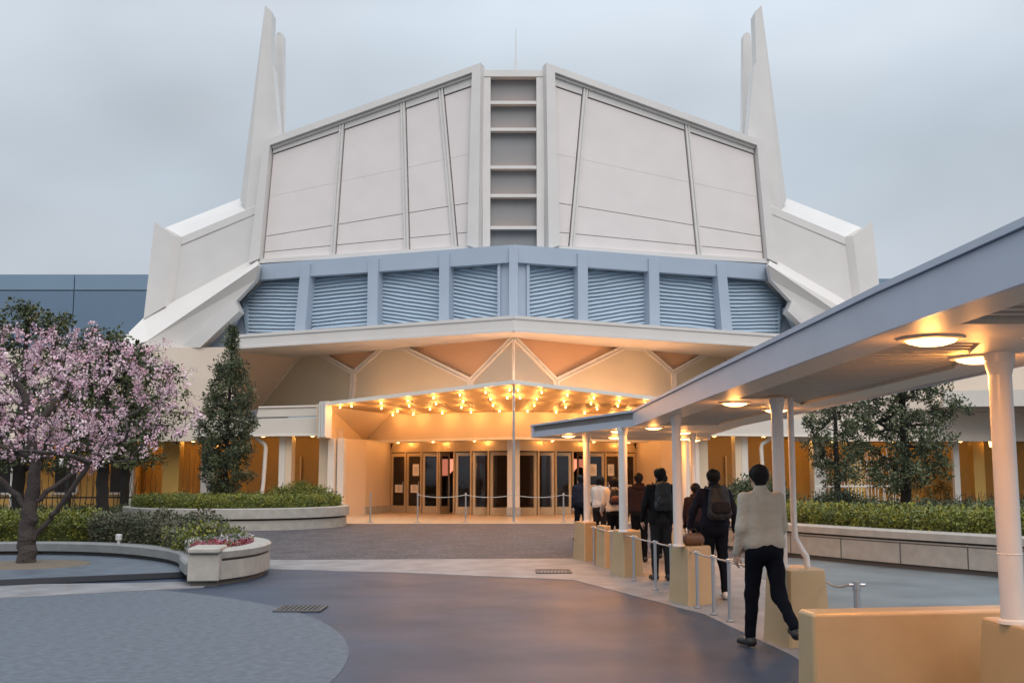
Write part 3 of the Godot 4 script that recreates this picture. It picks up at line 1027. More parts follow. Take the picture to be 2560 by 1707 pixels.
func porch(b: Node3D, sg: float) -> void:
	# flat porch beside the marquee
	var d0 := 42.5
	var s := 0.15
	var fl := func(a: Array) -> Array:
		return P2(a) if sg < 0.0 else mirror(P2(a))
	var sh := Sh.new()
	plate(sh, fl.call([-7.6, 4.36, -10.32, 4.33, -10.42, 3.96, -7.6, 3.99]), d0, s, 0.0, 0.4)
	part("porch_fascia", sh, M.porch_white, b)
	sh = Sh.new()
	plate(sh, fl.call([-7.6, 3.93, -12.65, 3.87, -13.12, 3.24, -7.6, 3.28]), d0, s, 0.03, 0.4)
	part("porch_fascia", sh, M.porch_white, b)
	sh = Sh.new()
	plate(sh, fl.call([-7.6, 4.43, -10.3, 4.39, -10.33, 4.33, -7.6, 4.36]), d0, s, 0.06, 0.4)
	plate(sh, fl.call([-7.6, 3.28, -13.1, 3.24, -13.2, 3.17, -7.6, 3.2]), d0, s, 0.06, 0.5)
	part("porch_lip", sh, M.trim, b)
	slab("porch_roof", sg, [7.5, 3.27, 43.9, 13.0, 3.25, 44.7, 13.0, 3.3, 52, 7.5, 3.3, 52], Vector3(0, 0.12, 0), M.warm_wall, b)
	# tall beige wall left of the frieze, and the cheek that turns in to meet it
	slab("beige_wall", sg, [11.6, 4.24, 45.0, 11.6, 6.92, 45.0, 22.0, 6.92, 45.3, 22.0, 4.26, 45.3], Vector3(0, 0, -3), M.beige_wall, b)
	sh = Sh.new()
	for q in [[11.6, 7.0, 45.0, 9.25, 7.0, 47.5, 11.52, 4.6, 49.25], [11.6, 7.0, 45.0, 11.52, 4.6, 49.25, 11.6, 4.2, 45.0]]:
		sh.prism(poly3(sg, q), Vector3(sg * 0.12, 0, -0.02))
	part("wall_cheek", sh, M.beige_wall, b)
	slab("wall_skirt", sg, [11.4, 4.23, 45.1, 22.0, 4.25, 45.4, 22.0, 3.02, 45.2, 11.4, 3.02, 44.95], Vector3(0, 0, -0.4), M.beige_wall, b)
	# back of the porch
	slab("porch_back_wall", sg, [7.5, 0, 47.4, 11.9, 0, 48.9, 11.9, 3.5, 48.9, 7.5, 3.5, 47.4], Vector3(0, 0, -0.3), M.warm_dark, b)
	slab("porch_side_wall", sg, [7.5, 0, 47.4, 7.5, 3.5, 47.4, 7.2, 3.5, 44.2, 7.2, 0, 44.2], Vector3(-sg * 0.3, 0, 0), M.warm_wall, b)
	sh = Sh.new()
	sh.prism(poly3(sg, [9.35, 0.05, 48.0, 10.15, 0.05, 48.27, 10.15, 2.4, 48.27, 9.35, 2.4, 48.0]), Vector3(0, 0, 0.06))
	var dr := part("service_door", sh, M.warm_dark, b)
	sh = Sh.new()
	for q in [[9.28, 47.93, 9.35, 47.95], [10.15, 48.22, 10.22, 48.24]]:
		sh.prism(poly3(sg, [q[0], 0.02, q[1], q[2], 0.02, q[3], q[2], 2.46, q[3], q[0], 2.46, q[1]]), Vector3(0, 0, 0.05))
	part("frame", sh, M.warm_wall, dr)
	for c in [[9.38, 44.5, 0.26, 0.3], [12.9, 46.4, 0.52, 0.5]]:
		sh = Sh.new()
		sh.box(V(sg * c[0], 1.65, c[1]), Vector3(c[2], 3.3, c[3]), 0.1 * sg)
		part("porch_column", sh, M.porch_white, b)
	sh = Sh.new()
	sh.box(V(sg * 9.1, 1.65, 44.55), Vector3(0.26, 3.3, 0.5), 0.1 * sg)
	part("porch_pier", sh, M.warm_wall, b)
	# rainwater pipe with its cranked top
	sh = Sh.new()
	sh.tube([F(sg, 10.5, 3.25, 44.5), F(sg, 10.48, 3.12, 44.45), F(sg, 10.1, 2.88, 44.35), F(sg, 10.06, 2.72, 44.35), F(sg, 10.12, 1.3, 44.35), F(sg, 10.22, 0.4, 44.35)], [0.085, 0.085, 0.085, 0.085, 0.08, 0.08], 10)
	part("rain_pipe", sh, M.porch_white, b)
	# lit arcade further along
	slab("arcade_back_wall", sg, [11.9, 0, 49.0, 24, 0, 50.2, 24, 3.4, 50.2, 11.9, 3.4, 49.0], Vector3(0, 0, -0.3), M.yellow_wall, b)
	slab("arcade_ceiling", sg, [13.05, 3.1, 45.2, 24, 3.1, 45.5, 24, 3.1, 50.4, 13.05, 3.1, 49.4], Vector3(0, 0.12, 0), M.warm_wall, b)
	sh = Sh.new()
	sh.box(V(sg * 14.5, 1.55, 46.6), Vector3(0.7, 3.1, 0.6))
	part("arcade_pier", sh, M.yellow_wall, b)
	for k in 9:
		sh = Sh.new()
		sh.tube([V(sg * (13.3 + k * 0.15), 0.1, 48.6), V(sg * (13.3 + k * 0.15), 2.8, 48.6)], [0.025, 0.025], 6)
		part("arcade_batten", sh, M.warm_dark, b)
	for q in [[8.4, 45.6, 3.27], [10.6, 46.2, 3.27], [12.3, 46.5, 3.27], [13.9, 47.4, 3.1], [16.5, 47.4, 3.1], [19.5, 47.6, 3.1]]:
		sh = Sh.new()
		sh.lathe(V(sg * q[0], q[2], q[1]), [[0.0, -0.05], [0.08, -0.04], [0.11, 0.0], [0.11, 0.03]], 12)
		var lp := part("porch_downlight", sh, M.lamp_lens, b)
		omni(V(sg * q[0], float(q[2]) - 0.04, q[1]), 0.8, Color(1.0, 0.72, 0.34), 0.08, lp)

func far_blocks() -> void:
	for sg in [-1.0, 1.0]:
		var nm := "blue grey windowless block with panel joints rising behind the trees" if sg < 0 else "blue grey flat block just showing behind the canopy and the white fin"
		var f := thing("far_block", nm, "building", V(sg * 44, 0, 82))
		var sh := Sh.new()
		var top := 15.7 if sg < 0 else 15.4
		sh.box(V(sg * 44, top * 0.5 - 0.1, 84), Vector3(50, top - 0.3, 16))
		part("wall", sh, M.gap, f)
		for i in 8:
			var x0 := 19.2 + 6.0 * i - 0.2
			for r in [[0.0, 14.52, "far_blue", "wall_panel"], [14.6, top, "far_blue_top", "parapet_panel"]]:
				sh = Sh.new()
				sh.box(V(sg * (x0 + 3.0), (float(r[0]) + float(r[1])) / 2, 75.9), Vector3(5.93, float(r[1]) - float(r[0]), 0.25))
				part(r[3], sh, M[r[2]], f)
	# low yellow-lit wing behind the left-hand trees
	var w := thing("side_wing", "low yellow lit wing with dark windows behind the cherry tree and its fence", "building", V(-24, 0, 48))
	var sh := Sh.new()
	sh.prism([V(-16.6, 0, 48.5), V(-40, 0, 45), V(-40, 3.5, 45), V(-16.6, 3.5, 48.5)], Vector3(0, 0, -0.3))
	part("wall", sh, M.yellow_wall, w)
	sh = Sh.new()
	sh.prism([V(-16.2, 3.5, 47.2), V(-40.2, 3.5, 43.6), V(-40.2, 3.5, 50), V(-16.2, 3.5, 54)], Vector3(0, 0.35, 0))
	part("roof", sh, M.porch_white, w)
	for i in 7:
		var x := -17.6 - 2.3 * i
		var d := 48.5 - (absf(x) - 16.6) * 0.1496
		if i == 3:
			continue
		sh = Sh.new()
		var o := V(x, 1.75, d - 0.04)
		for q in [[Vector3(0, 0.92, 0), Vector3(1.7, 0.1, 0.12)], [Vector3(0, -0.92, 0), Vector3(1.7, 0.1, 0.12)], [Vector3(0.82, 0, 0), Vector3(0.09, 1.74, 0.12)], [Vector3(-0.82, 0, 0), Vector3(0.09, 1.74, 0.12)]]:
			sh.box(o + q[0], q[1], -0.148)
		var wi := part("window", sh, M.porch_white, w)
		sh = Sh.new()
		sh.box(o + Vector3(0, 0, -0.0), Vector3(1.55, 1.74, 0.03), -0.148)
		part("pane", sh, M.dark, wi)
	for i in 6:
		var x := -16.4 - 4.6 * i
		var d := 46.9 - (absf(x) - 16.6) * 0.15
		sh = Sh.new()
		sh.box(V(x, 1.75, d), Vector3(0.32, 3.5, 0.32))
		part("post", sh, M.porch_white, w)
		sh = Sh.new()
		sh.lathe(V(x - 2.0, 3.48, d + 0.4), [[0.0, -0.05], [0.09, -0.04], [0.12, 0.0], [0.12, 0.03]], 12)
		var lp := part("eaves_lamp", sh, M.lamp_lens, w)
		omni(V(x - 2.0, 3.43, d + 0.4), 1.1, Color(1.0, 0.62, 0.18), 0.08, lp)
	# right-hand colonnade
	var p := thing("colonnade_wing", "flat roofed lit colonnade behind the right-hand trees, two pale roof bands", "building", V(24, 0, 46))
	sh = Sh.new()
	sh.prism([V(17.3, 4.35, 43.6), V(34, 4.35, 40.6), V(34, 5.0, 40.6), V(17.3, 5.0, 43.6)], Vector3(0, 0, -0.4))
	part("roof_band", sh, M.porch_white, p)
	sh = Sh.new()
	sh.prism([V(16.2, 5.5, 46.8), V(34, 5.5, 43.6), V(34, 6.25, 43.6), V(16.2, 6.25, 46.8)], Vector3(0, 0, -0.4))
	part("roof_band", sh, M.porch_white, p)
	sh = Sh.new()
	sh.prism([V(17.4, 4.4, 43.7), V(33.9, 4.4, 40.7), V(33.9, 4.4, 54), V(17.4, 4.4, 54)], Vector3(0, 0.12, 0))
	part("porch_ceiling", sh, M.warm_wall, p)
	sh = Sh.new()
	sh.prism([V(16.4, 5.6, 47.0), V(33.9, 5.6, 43.8), V(33.9, 5.6, 54), V(16.4, 5.6, 54)], Vector3(0, 0.2, 0))
	part("upper_roof", sh, M.porch_white, p)
	sh = Sh.new()
	sh.box(V(26, 2.2, 54), Vector3(18, 4.4, 0.3))
	part("back_wall", sh, M.yellow_wall, p)
	for c in [[18.6, 46.0, 0.24, "porch_white"], [19.75, 46.6, 0.46, "yellow_wall"], [21.6, 45.2, 0.3, "porch_white"], [23.4, 45.0, 0.46, "yellow_wall"], [26.5, 44.4, 0.3, "porch_white"]]:
		sh = Sh.new()
		sh.box(V(c[0], 2.2, c[1]), Vector3(c[2], 4.4, c[2]))
		part("column", sh, M[c[3]], p)
	for q in [[18.9, 46.8], [21.0, 46.0], [23.5, 47.0], [20.0, 50.5], [26.0, 48.0]]:
		sh = Sh.new()
		sh.lathe(V(q[0], 4.4, q[1]), [[0.0, -0.05], [0.1, -0.04], [0.13, 0.0], [0.13, 0.03]], 12)
		var lp := part("ceiling_lamp", sh, M.lamp_lens, p)
		omni(V(q[0], 4.35, q[1]), 1.3, Color(1.0, 0.6, 0.2), 0.08, lp)
	# wall lantern on the yellow column
	sh = Sh.new()
	sh.lathe(V(20.25, 3.0, 46.3), [[0.02, -0.2], [0.06, -0.16], [0.09, 0.06], [0.03, 0.13], [0.0, 0.18]], 6)
	var ln := part("lantern", sh, M.lamp_lens, p)
	omni(V(20.25, 3.0, 46.3), 0.5, Color(1.0, 0.7, 0.25), 0.08, ln)
	sh = Sh.new()
	sh.box(V(20.1, 3.3, 46.4), Vector3(0.35, 0.04, 0.04))
	part("bracket", sh, M.dark, ln)
	fence("reed_fence", "tall fence of thin crooked metal reeds behind the cherry tree", V(-13.8, 0, 42.2), V(-30, 0, 40.0), 1.75, 96, "dark")
	fence("reed_fence", "pale crooked reed fence between the two evergreens on the right", V(11.4, 0, 41.5), V(14.9, 0, 42.0), 2.7, 26, "porch_white")
	fence("low_railing", "dark leafy low railing under the colonnade on the right", V(17.2, 0, 44.2), V(22.6, 0, 43.4), 1.0, 46, "dark")

func fence(s: String, label: String, a: Vector3, b: Vector3, h: float, n: int, m: String) -> void:
	var o := thing(s, label, "fence", a.lerp(b, 0.5))
	var sh := Sh.new()
	for y in [0.12, h * 0.45]:
		sh.bar(a + Vector3(0, y, 0), b + Vector3(0, y, 0), 0.05, 0.06)
	part("rail", sh, M[m], o)
	for i in n:
		var p := a.lerp(b, (i + rr(-0.3, 0.3)) / n)
		var pts := []
		var rad := []
		for k in 6:
			pts.append(p + Vector3(rr(-0.055, 0.055), h * rr(0.82, 1.0) * k / 5.0, rr(-0.03, 0.03)))
			rad.append(0.024 - 0.003 * k)
		sh = Sh.new()
		sh.tube(pts, rad, 5)
		if m == "dark" and h < 1.2:
			for k in 3:
				var c: Vector3 = pts[2 + k]
				var e := Vector3(rr(-0.1, 0.1), rr(0.02, 0.12), 0.02)
				sh.tri(c, c + e + Vector3(0.05, 0, 0), c + e)
		part("reed", sh, M[m], o)

# ---------------------------------------------------------------- planters
func spline(pts: Array, n: int) -> Array:
	var c := Curve2D.new()
	for i in pts.size():
		var p: Vector2 = pts[i]
		var t: Vector2 = (pts[mini(i + 1, pts.size() - 1)] - pts[maxi(i - 1, 0)]) / 6.0
		c.add_point(p, -t, t)
	var o := []
	var l := c.get_baked_length()
	for i in n + 1:
		o.append(c.sample_baked(l * i / n, true))
	return o

# a wall section swept along a plan line (x, d); profile is a closed outline of (outwards, height)
func sweep(sh: Sh, line: Array, prof: Array, i0: int, i1: int, flip := 1.0) -> void:
	var rings := []
	for i in range(i0, i1 + 1):
		var a: Vector2 = line[maxi(i - 1, 0)]
		var b: Vector2 = line[mini(i + 1, line.size() - 1)]
		var t := (b - a).normalized()
		var nn := Vector2(t.y, -t.x) * flip
		var ring := []
		for p in prof:
			var q: Vector2 = line[i] + nn * float(p[0])
			ring.append(V(q.x, p[1], q.y))
		rings.append(ring)
	var m := prof.size()
	for i in rings.size() - 1:
		for j in m:
			var l := (j + 1) % m
			if flip > 0.0:
				sh.quad(rings[i][j], rings[i + 1][j], rings[i + 1][l], rings[i][l])
			else:
				sh.quad(rings[i][j], rings[i][l], rings[i + 1][l], rings[i + 1][j])
	for e in [0, rings.size() - 1]:
		var ring: Array = rings[e]
		var nn := Vector3.ZERO
		for j in m:
			nn += (ring[j] as Vector3).cross(ring[(j + 1) % m])
		for j in range(1, m - 1):
			sh.tri(ring[0], ring[j], ring[j + 1])

func planters() -> void:
	# round planter left of the entrance
	var o := thing("round_planter", "round two-tier pale stone planter left of the entrance, holding the conifer", "planter", V(-8.93, 0, 35.65))
	var ring := []
	for i in 49:
		var a := deg_to_rad(7.5 * i)
		ring.append(Vector2(-8.93 + 3.53 * cos(a), 35.65 + 3.53 * sin(a)))
	for i in 8:
		var sh := Sh.new()
		sweep(sh, ring, [[0.02, 0.36], [0.02, 0.64], [-0.02, 0.66], [-0.3, 0.66], [-0.34, 0.62], [-0.34, 0.36]], i * 6, i * 6 + 6)
		part("upper_block", sh, M.stone_cap, o)
		sh = Sh.new()
		sweep(sh, ring, [[-0.06, 0.0], [-0.06, 0.3], [-0.34, 0.3], [-0.34, 0.0]], i * 6, i * 6 + 6)
		part("lower_block", sh, M.stone_cap, o)
	var core := Sh.new()
	core.lathe(V(-8.93, 0, 35.65), [[3.36, 0.0], [3.36, 0.5], [0.0, 0.52]], 48)
	part("soil", core, M.soil, o)
	# long curved planter with the square pillar, front left
	var p := thing("curved_planter", "grey stone planter curving round the cherry court, square pillar at its end", "planter", V(-6.5, 0, 20))
	var outer := spline([Vector2(-4.45, 16.55), Vector2(-4.13, 17.5), Vector2(-4.2, 18.9), Vector2(-4.75, 20.1), Vector2(-6.2, 22.2), Vector2(-8.4, 24.2), Vector2(-12, 25.6), Vector2(-18, 26.2)], 56)
	var inner := spline([Vector2(-4.95, 16.55), Vector2(-5.35, 17.6), Vector2(-5.75, 18.8), Vector2(-6.45, 19.9), Vector2(-7.6, 21.0), Vector2(-8.9, 21.55), Vector2(-10.2, 21.5), Vector2(-12.5, 20.8), Vector2(-18, 20.0)], 56)
	for i in 8:
		var sh := Sh.new()
		sweep(sh, outer, [[0.0, 0.40], [0.02, 0.50], [-0.02, 0.53], [-0.26, 0.53], [-0.28, 0.4]], i * 7, i * 7 + 7)
		part("coping", sh, M.stone_cap, p)
		sh = Sh.new()
		sweep(sh, outer, [[0.0, 0.09], [0.0, 0.36], [-0.26, 0.36], [-0.26, 0.09]], i * 7, i * 7 + 7)
		part("face_panel", sh, M.stone_cap, p)
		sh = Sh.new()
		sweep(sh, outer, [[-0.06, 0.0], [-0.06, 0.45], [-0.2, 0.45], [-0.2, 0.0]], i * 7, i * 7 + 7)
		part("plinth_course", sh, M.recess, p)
		sh = Sh.new()
		sweep(sh, inner, [[0.0, 0.17], [0.0, 0.31], [-0.03, 0.34], [-0.3, 0.34], [-0.3, 0.17]], i * 7, i * 7 + 7 if i == 7 else i * 7 + 7, -1.0)
		part("inner_coping", sh, M.stone_grey, p)
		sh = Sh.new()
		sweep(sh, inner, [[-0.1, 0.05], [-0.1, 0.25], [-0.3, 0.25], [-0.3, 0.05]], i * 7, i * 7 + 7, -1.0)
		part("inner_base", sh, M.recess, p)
	var sh := Sh.new()
	sh.rbox(V(-4.66, 0.285, 16.62), Vector3(0.46, 0.40, 0.5), 0.02, 0.12)
	var pl := part("end_pillar", sh, M.stone_cap, p)
	sh = Sh.new()
	sh.rbox(V(-4.66, 0.535, 16.70), Vector3(0.47, 0.085, 0.8), 0.03, 0.12)
	part("pillar_cap", sh, M.stone_cap, pl)
	sh = Sh.new()
	sh.box(V(-4.66, 0.045, 16.65), Vector3(0.38, 0.09, 0.4), 0.12)
	part("pillar_base", sh, M.recess, pl)
	sh = Sh.new()
	var q := []
	for v in outer:
		q.append(Vector3(v.x - 0.2, 0.3, -v.y + 0.05))
	for i in inner.size():
		var v: Vector2 = inner[inner.size() - 1 - i]
		q.append(Vector3(v.x + 0.1, 0.3, -v.y - 0.1))
	sh.prism(q, Vector3(0, -0.25, 0))
	part("soil", sh, M.soil, p)
	# long planter on the right
	var r := thing("long_planter", "long pale stone planter with coping and panel joints on the right", "planter", V(6, 0, 20))
	var line := spline([Vector2(20, 14.9), Vector2(13, 14.6), Vector2(10.4, 14.65), Vector2(9.2, 15.4), Vector2(7.72, 17.85), Vector2(6.6, 19.8), Vector2(5.45, 22.2), Vector2(4.75, 24.2), Vector2(4.6, 26.5), Vector2(5.2, 29)], 108)
	for i in 18:
		sh = Sh.new()
		sweep(sh, line, [[0.04, 0.53], [0.04, 0.65], [0.01, 0.68], [-0.3, 0.68], [-0.3, 0.53]], i * 6, i * 6 + 6, -1.0)
		part("coping", sh, M.stone_cap, r)
		sh = Sh.new()
		sweep(sh, line, [[0.0, 0.46], [0.015, 0.475], [0.015, 0.49], [-0.25, 0.50], [-0.25, 0.46]], i * 6, i * 6 + 6, -1.0)
		part("string_course", sh, M.stone_cap, r)
		sh = Sh.new()
		var jl := line.duplicate()
		sweep(sh, jl, [[0.0, 0.1], [0.0, 0.45], [-0.25, 0.45], [-0.25, 0.1]], i * 6, i * 6 + 6, -1.0)
		var pn := part("face_panel", sh, M.stone_cap, r)
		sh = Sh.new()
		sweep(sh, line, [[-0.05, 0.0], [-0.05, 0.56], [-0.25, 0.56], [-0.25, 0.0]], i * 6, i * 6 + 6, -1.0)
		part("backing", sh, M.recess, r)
		sh = Sh.new()
		var jp: Vector2 = line[i * 6]
		sh.box(V(jp.x, 0.28, jp.y), Vector3(0.02, 0.36, 0.02))
		part("joint", sh, M.recess, pn)
	sh = Sh.new()
	sh.prism([V(10.5, 0.5, 14.85), V(9.35, 0.5, 15.6), V(7.9, 0.5, 18.0), V(5.7, 0.5, 22.4), V(4.9, 0.5, 24.4), V(4.8, 0.5, 26.5), V(5.4, 0.5, 29), V(8, 0.5, 36), V(20, 0.5, 36), V(20, 0.5, 15.05)], Vector3(0, -0.45, 0))
	part("soil", sh, M.soil, r)

# ---------------------------------------------------------------- canopy over the queue
func canopy() -> void:
	var o := thing("queue_canopy", "long blue grey flat canopy with glowing ceiling lamps sheltering the queue", "canopy", V(2.6, 0, 12))
	# outline in plan (x, d), counter-clockwise from the near left corner
	var tip := []
	for i in 7:
		var a := deg_to_rad(lerpf(200, 75, i / 6.0))
		tip.append(Vector2(0.98 + 0.62 * cos(a), 22.3 + 0.62 * sin(a)))
	var left := [Vector2(2.1, 1.6), Vector2(1.945, 5.77), Vector2(1.89, 11.06), Vector2(1.87, 17.1)]
	var out: Array = left + tip + [Vector2(2.5, 23.9), Vector2(4.0, 24.6), Vector2(4.25, 23.9), Vector2(3.75, 20.9), Vector2(3.5, 17.0), Vector2(3.52, 11), Vector2(3.48, 1.6)]
	var up := func(l: Array, y: float) -> Array:
		var q := []
		for p in l:
			q.append(V(p.x, y, p.y))
		return q
	var sh := Sh.new()
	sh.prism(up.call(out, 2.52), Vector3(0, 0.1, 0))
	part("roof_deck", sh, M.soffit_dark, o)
	# fascia boards along each straight run, coping on top
	for i in out.size():
		var a: Vector2 = out[i]
		var b: Vector2 = out[(i + 1) % out.size()]
		var n: Vector2 = (b - a).orthogonal().normalized()
		if n.dot((a + b) * 0.5 - Vector2(2.6, 13)) < 0.0:
			n = -n
		sh = Sh.new()
		var e := n * 0.03
		sh.prism([V(a.x, 2.405, a.y), V(b.x, 2.405, b.y), V(b.x + e.x, 2.405, b.y + e.y), V(a.x + e.x, 2.405, a.y + e.y)], Vector3(0, 0.214, 0))
		part("fascia_board", sh, M.fascia, o)
		sh = Sh.new()
		e = n * 0.05
		sh.prism([V(a.x - e.x, 2.622, a.y - e.y), V(b.x - e.x, 2.622, b.y - e.y), V(b.x + e.x, 2.622, b.y + e.y), V(a.x + e.x, 2.622, a.y + e.y)], Vector3(0, 0.035, 0))
		part("coping", sh, M.fascia, o)
	# smooth soffit round the ribbed bays
	var pieces := [
		[2.085, 1.6, 1.94, 5.77, 1.89, 11.06, 1.87, 17.1, 2.25, 17.1, 2.25, 1.6],
		[3.17, 1.6, 3.17, 17.1, 3.5, 17.1, 3.52, 11, 3.48, 1.6],
		[2.252, 5.55, 2.252, 6.35, 2.7, 6.35, 3.168, 7.9, 3.168, 6.5, 2.7, 5.55],
		[2.252, 11.1, 2.252, 12.1, 2.75, 12.1, 3.168, 13.6, 3.168, 12.1, 2.75, 11.1],
	]
	for pc in pieces:
		var q := []
		for i in range(0, pc.size(), 2):
			q.append(V(pc[i], 2.42, pc[i + 1]))
		sh = Sh.new()
		sh.prism(q, Vector3(0, 0.095, 0))
		part("soffit_board", sh, M.soffit, o)
	var far_q := [Vector2(1.87, 17.103)] + tip + [Vector2(2.5, 23.9), Vector2(4.0, 24.6), Vector2(4.25, 23.9), Vector2(3.75, 20.9), Vector2(3.5, 17.103)]
	sh = Sh.new()
	sh.prism(up.call(far_q, 2.42), Vector3(0, 0.095, 0))
	part("soffit_board", sh, M.soffit, o)
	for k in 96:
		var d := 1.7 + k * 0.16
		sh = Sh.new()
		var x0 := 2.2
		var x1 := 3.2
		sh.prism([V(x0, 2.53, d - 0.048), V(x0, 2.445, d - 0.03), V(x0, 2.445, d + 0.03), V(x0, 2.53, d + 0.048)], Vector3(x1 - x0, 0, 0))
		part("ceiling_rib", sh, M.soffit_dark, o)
	# lamps
	for q in [[2.31, 6.1, 0.15], [3.0, 7.1, 0.15], [2.32, 11.6, 0.14], [3.05, 12.8, 0.14], [2.24, 17.7, 0.14], [1.8, 19.1, 0.14], [1.05, 21.4, 0.14], [2.04, 22.3, 0.14], [3.04, 19.7, 0.14], [3.56, 23.0, 0.14], [3.95, 24.0, 0.14], [2.6, 2.2, 0.15]]:
		sh = Sh.new()
		sh.lathe(V(q[0], 2.42, q[1]), [[0.0, -0.05], [q[2] * 0.5, -0.045], [q[2] * 0.85, -0.03], [q[2], -0.004]], 24)
		var lp := part("ceiling_lamp", sh, M.lamp_lens, o)
		var al := AreaLight3D.new()
		al.name = "lamp_light"
		al.area_size = Vector2(q[2] * 1.8, q[2] * 1.8)
		al.light_color = WARM
		al.light_energy = 2.2
		al.area_range = 30.0
		al.shadow_enabled = true
		lp.add_child(al, true)
		al.transform = Transform3D(Basis(Vector3.RIGHT, -PI / 2), V(q[0], 2.375, q[1]) - origin_of(lp))
		omni(V(q[0], 2.27, q[1]), 0.16, WARM, 0.06, lp)
		sh = Sh.new()
		sh.lathe(V(q[0], 2.42, q[1]), [[q[2] + 0.002, -0.02], [q[2] + 0.03, -0.016], [q[2] + 0.035, 0.0]], 24)
		part("lamp_rim", sh, M.soffit, lp)
	# columns with their flared heads; the plinths they stand on are things of their own
	for c in [[1.41, 21.5, 0.068], [1.74, 17.75, 0.072], [2.08, 14.2, 0.06], [2.62, 11.0, 0.062], [3.05, 6.9, 0.073], [3.64, 23.5, 0.06], [3.42, 21.0, 0.05], [3.95, 24.4, 0.05], [3.25, 2.4, 0.073]]:
		var base := 0.735 if c[0] < 3.3 else 0.0
		sh = Sh.new()
		sh.lathe(V(c[0], 0, c[1]), [[c[2] * 1.25, base], [c[2] * 1.2, base + 0.02], [c[2], base + 0.03], [c[2], base + 0.42], [c[2] * 1.04, base + 0.425], [c[2], base + 0.43], [c[2] * 0.96, 2.28], [c[2] * 1.25, 2.36], [c[2] * 1.3, 2.42]], 20)
		part("column", sh, M.column, o)
	sh = Sh.new()
	sh.tube([V(2.77, 2.42, 11.05), V(2.77, 1.2, 11.05), V(2.775, 1.02, 11.04), V(2.83, 0.91, 11.02), V(2.87, 0.84, 11.0), V(2.88, 0.73, 11.0)], [0.031, 0.031, 0.031, 0.031, 0.031, 0.031], 10)
	part("drain_pipe", sh, M.column, o)
	sh = Sh.new()
	sh.lathe(V(2.88, 2.42, 6.1), [[0.0, -0.02], [0.03, -0.02], [0.045, 0.0]], 12)
	part("sensor", sh, M.white, o)
	# plinths
	# footprint: left, front and right corner (x, d)
	var defs := [
		["tan stone plinth under the farthest column of the queue canopy", [1.14, 21.8, 1.32, 21.0, 1.62, 21.4]],
		["tan stone plinth under the second farthest canopy column", [1.58, 18.5, 1.73, 17.75, 2.1, 18.1]],
		["tan stone plinth beside the person in the dark navy jacket", [2.0, 14.65, 2.16, 13.95, 2.56, 14.25]],
		["pinkish tan plinth with a white drain pipe beside the beige jacket", [2.47, 11.25, 2.58, 10.6, 3.04, 10.75]],
		["big tan plinth carrying the nearest canopy column, before the low wall", [2.93, 7.25, 2.97, 6.6, 3.5, 6.64]],
		["narrow tan stone block without a column between two plinths", [1.46, 20.1, 1.58, 19.5, 1.74, 19.75]],
		["tan plinth half hidden behind the people queueing, right of the lane", [2.8, 20.9, 2.86, 20.3, 3.16, 20.45]]]
	for q in defs:
		var c: Array = q[1]
		var L := Vector2(c[0], c[1])
		var C := Vector2(c[2], c[3])
		var R := Vector2(c[4], c[5])
		var foot := [L, C, R, L + R - C]
		var mid := (L + R) * 0.5
		var pl := thing("column_plinth", q[0], "plinth", V(mid.x, 0, mid.y), "tan plinths along the queue lane")
		sh = Sh.new()
		var rings := []
		for lv in [[0.0, 1.0, 0.02], [0.705, 0.855, 0.02], [0.728, 0.845, 0.022], [0.738, 0.815, 0.03]]:
			var ring := []
			for i in 4:
				var p: Vector2 = mid + (foot[i] - mid) * float(lv[1])
				for nb in [foot[(i + 3) % 4], foot[(i + 1) % 4]]:
					var to: Vector2 = mid + (nb - mid) * float(lv[1])
					var e := p + (to - p).normalized() * float(lv[2])
					ring.append(V(e.x, lv[0], e.y))
			rings.append(ring)
		for i in rings.size() - 1:
			for j in 8:
				var l := (j + 1) % 8
				sh.quad(rings[i][j], rings[i][l], rings[i + 1][l], rings[i + 1][j])
		for j in range(1, 7):
			sh.tri(rings[3][0], rings[3][j], rings[3][j + 1])
		part("block", sh, M.tan, pl)
	var w := thing("queue_wall", "low tan wall with rounded top in the right foreground", "wall", V(2.7, 0, 7.6))
	sh = Sh.new()
	sh.rbox(V(2.72, 0.37, 7.62), Vector3(1.66, 0.74, 0.3), 0.03, 0.16, Vector2(0.985, 0.8), 3)
	part("block", sh, M.tan, w)

# ---------------------------------------------------------------- ropes and posts
func rope(label: String, a: Vector3, b: Vector3, sag: float, r: float) -> void:
	var o := thing("barrier_rope", label, "rope", a.lerp(b, 0.5), "sagging ropes between barrier posts")
	var sh := Sh.new()
	var pts := []
	var rad := []
	for i in 13:
		var t := i / 12.0
		pts.append(a.lerp(b, t) - Vector3(0, sag * 4.0 * t * (1.0 - t), 0))
		rad.append(r)
	sh.tube(pts, rad, 6)
	part("cord", sh, M.rope, o)

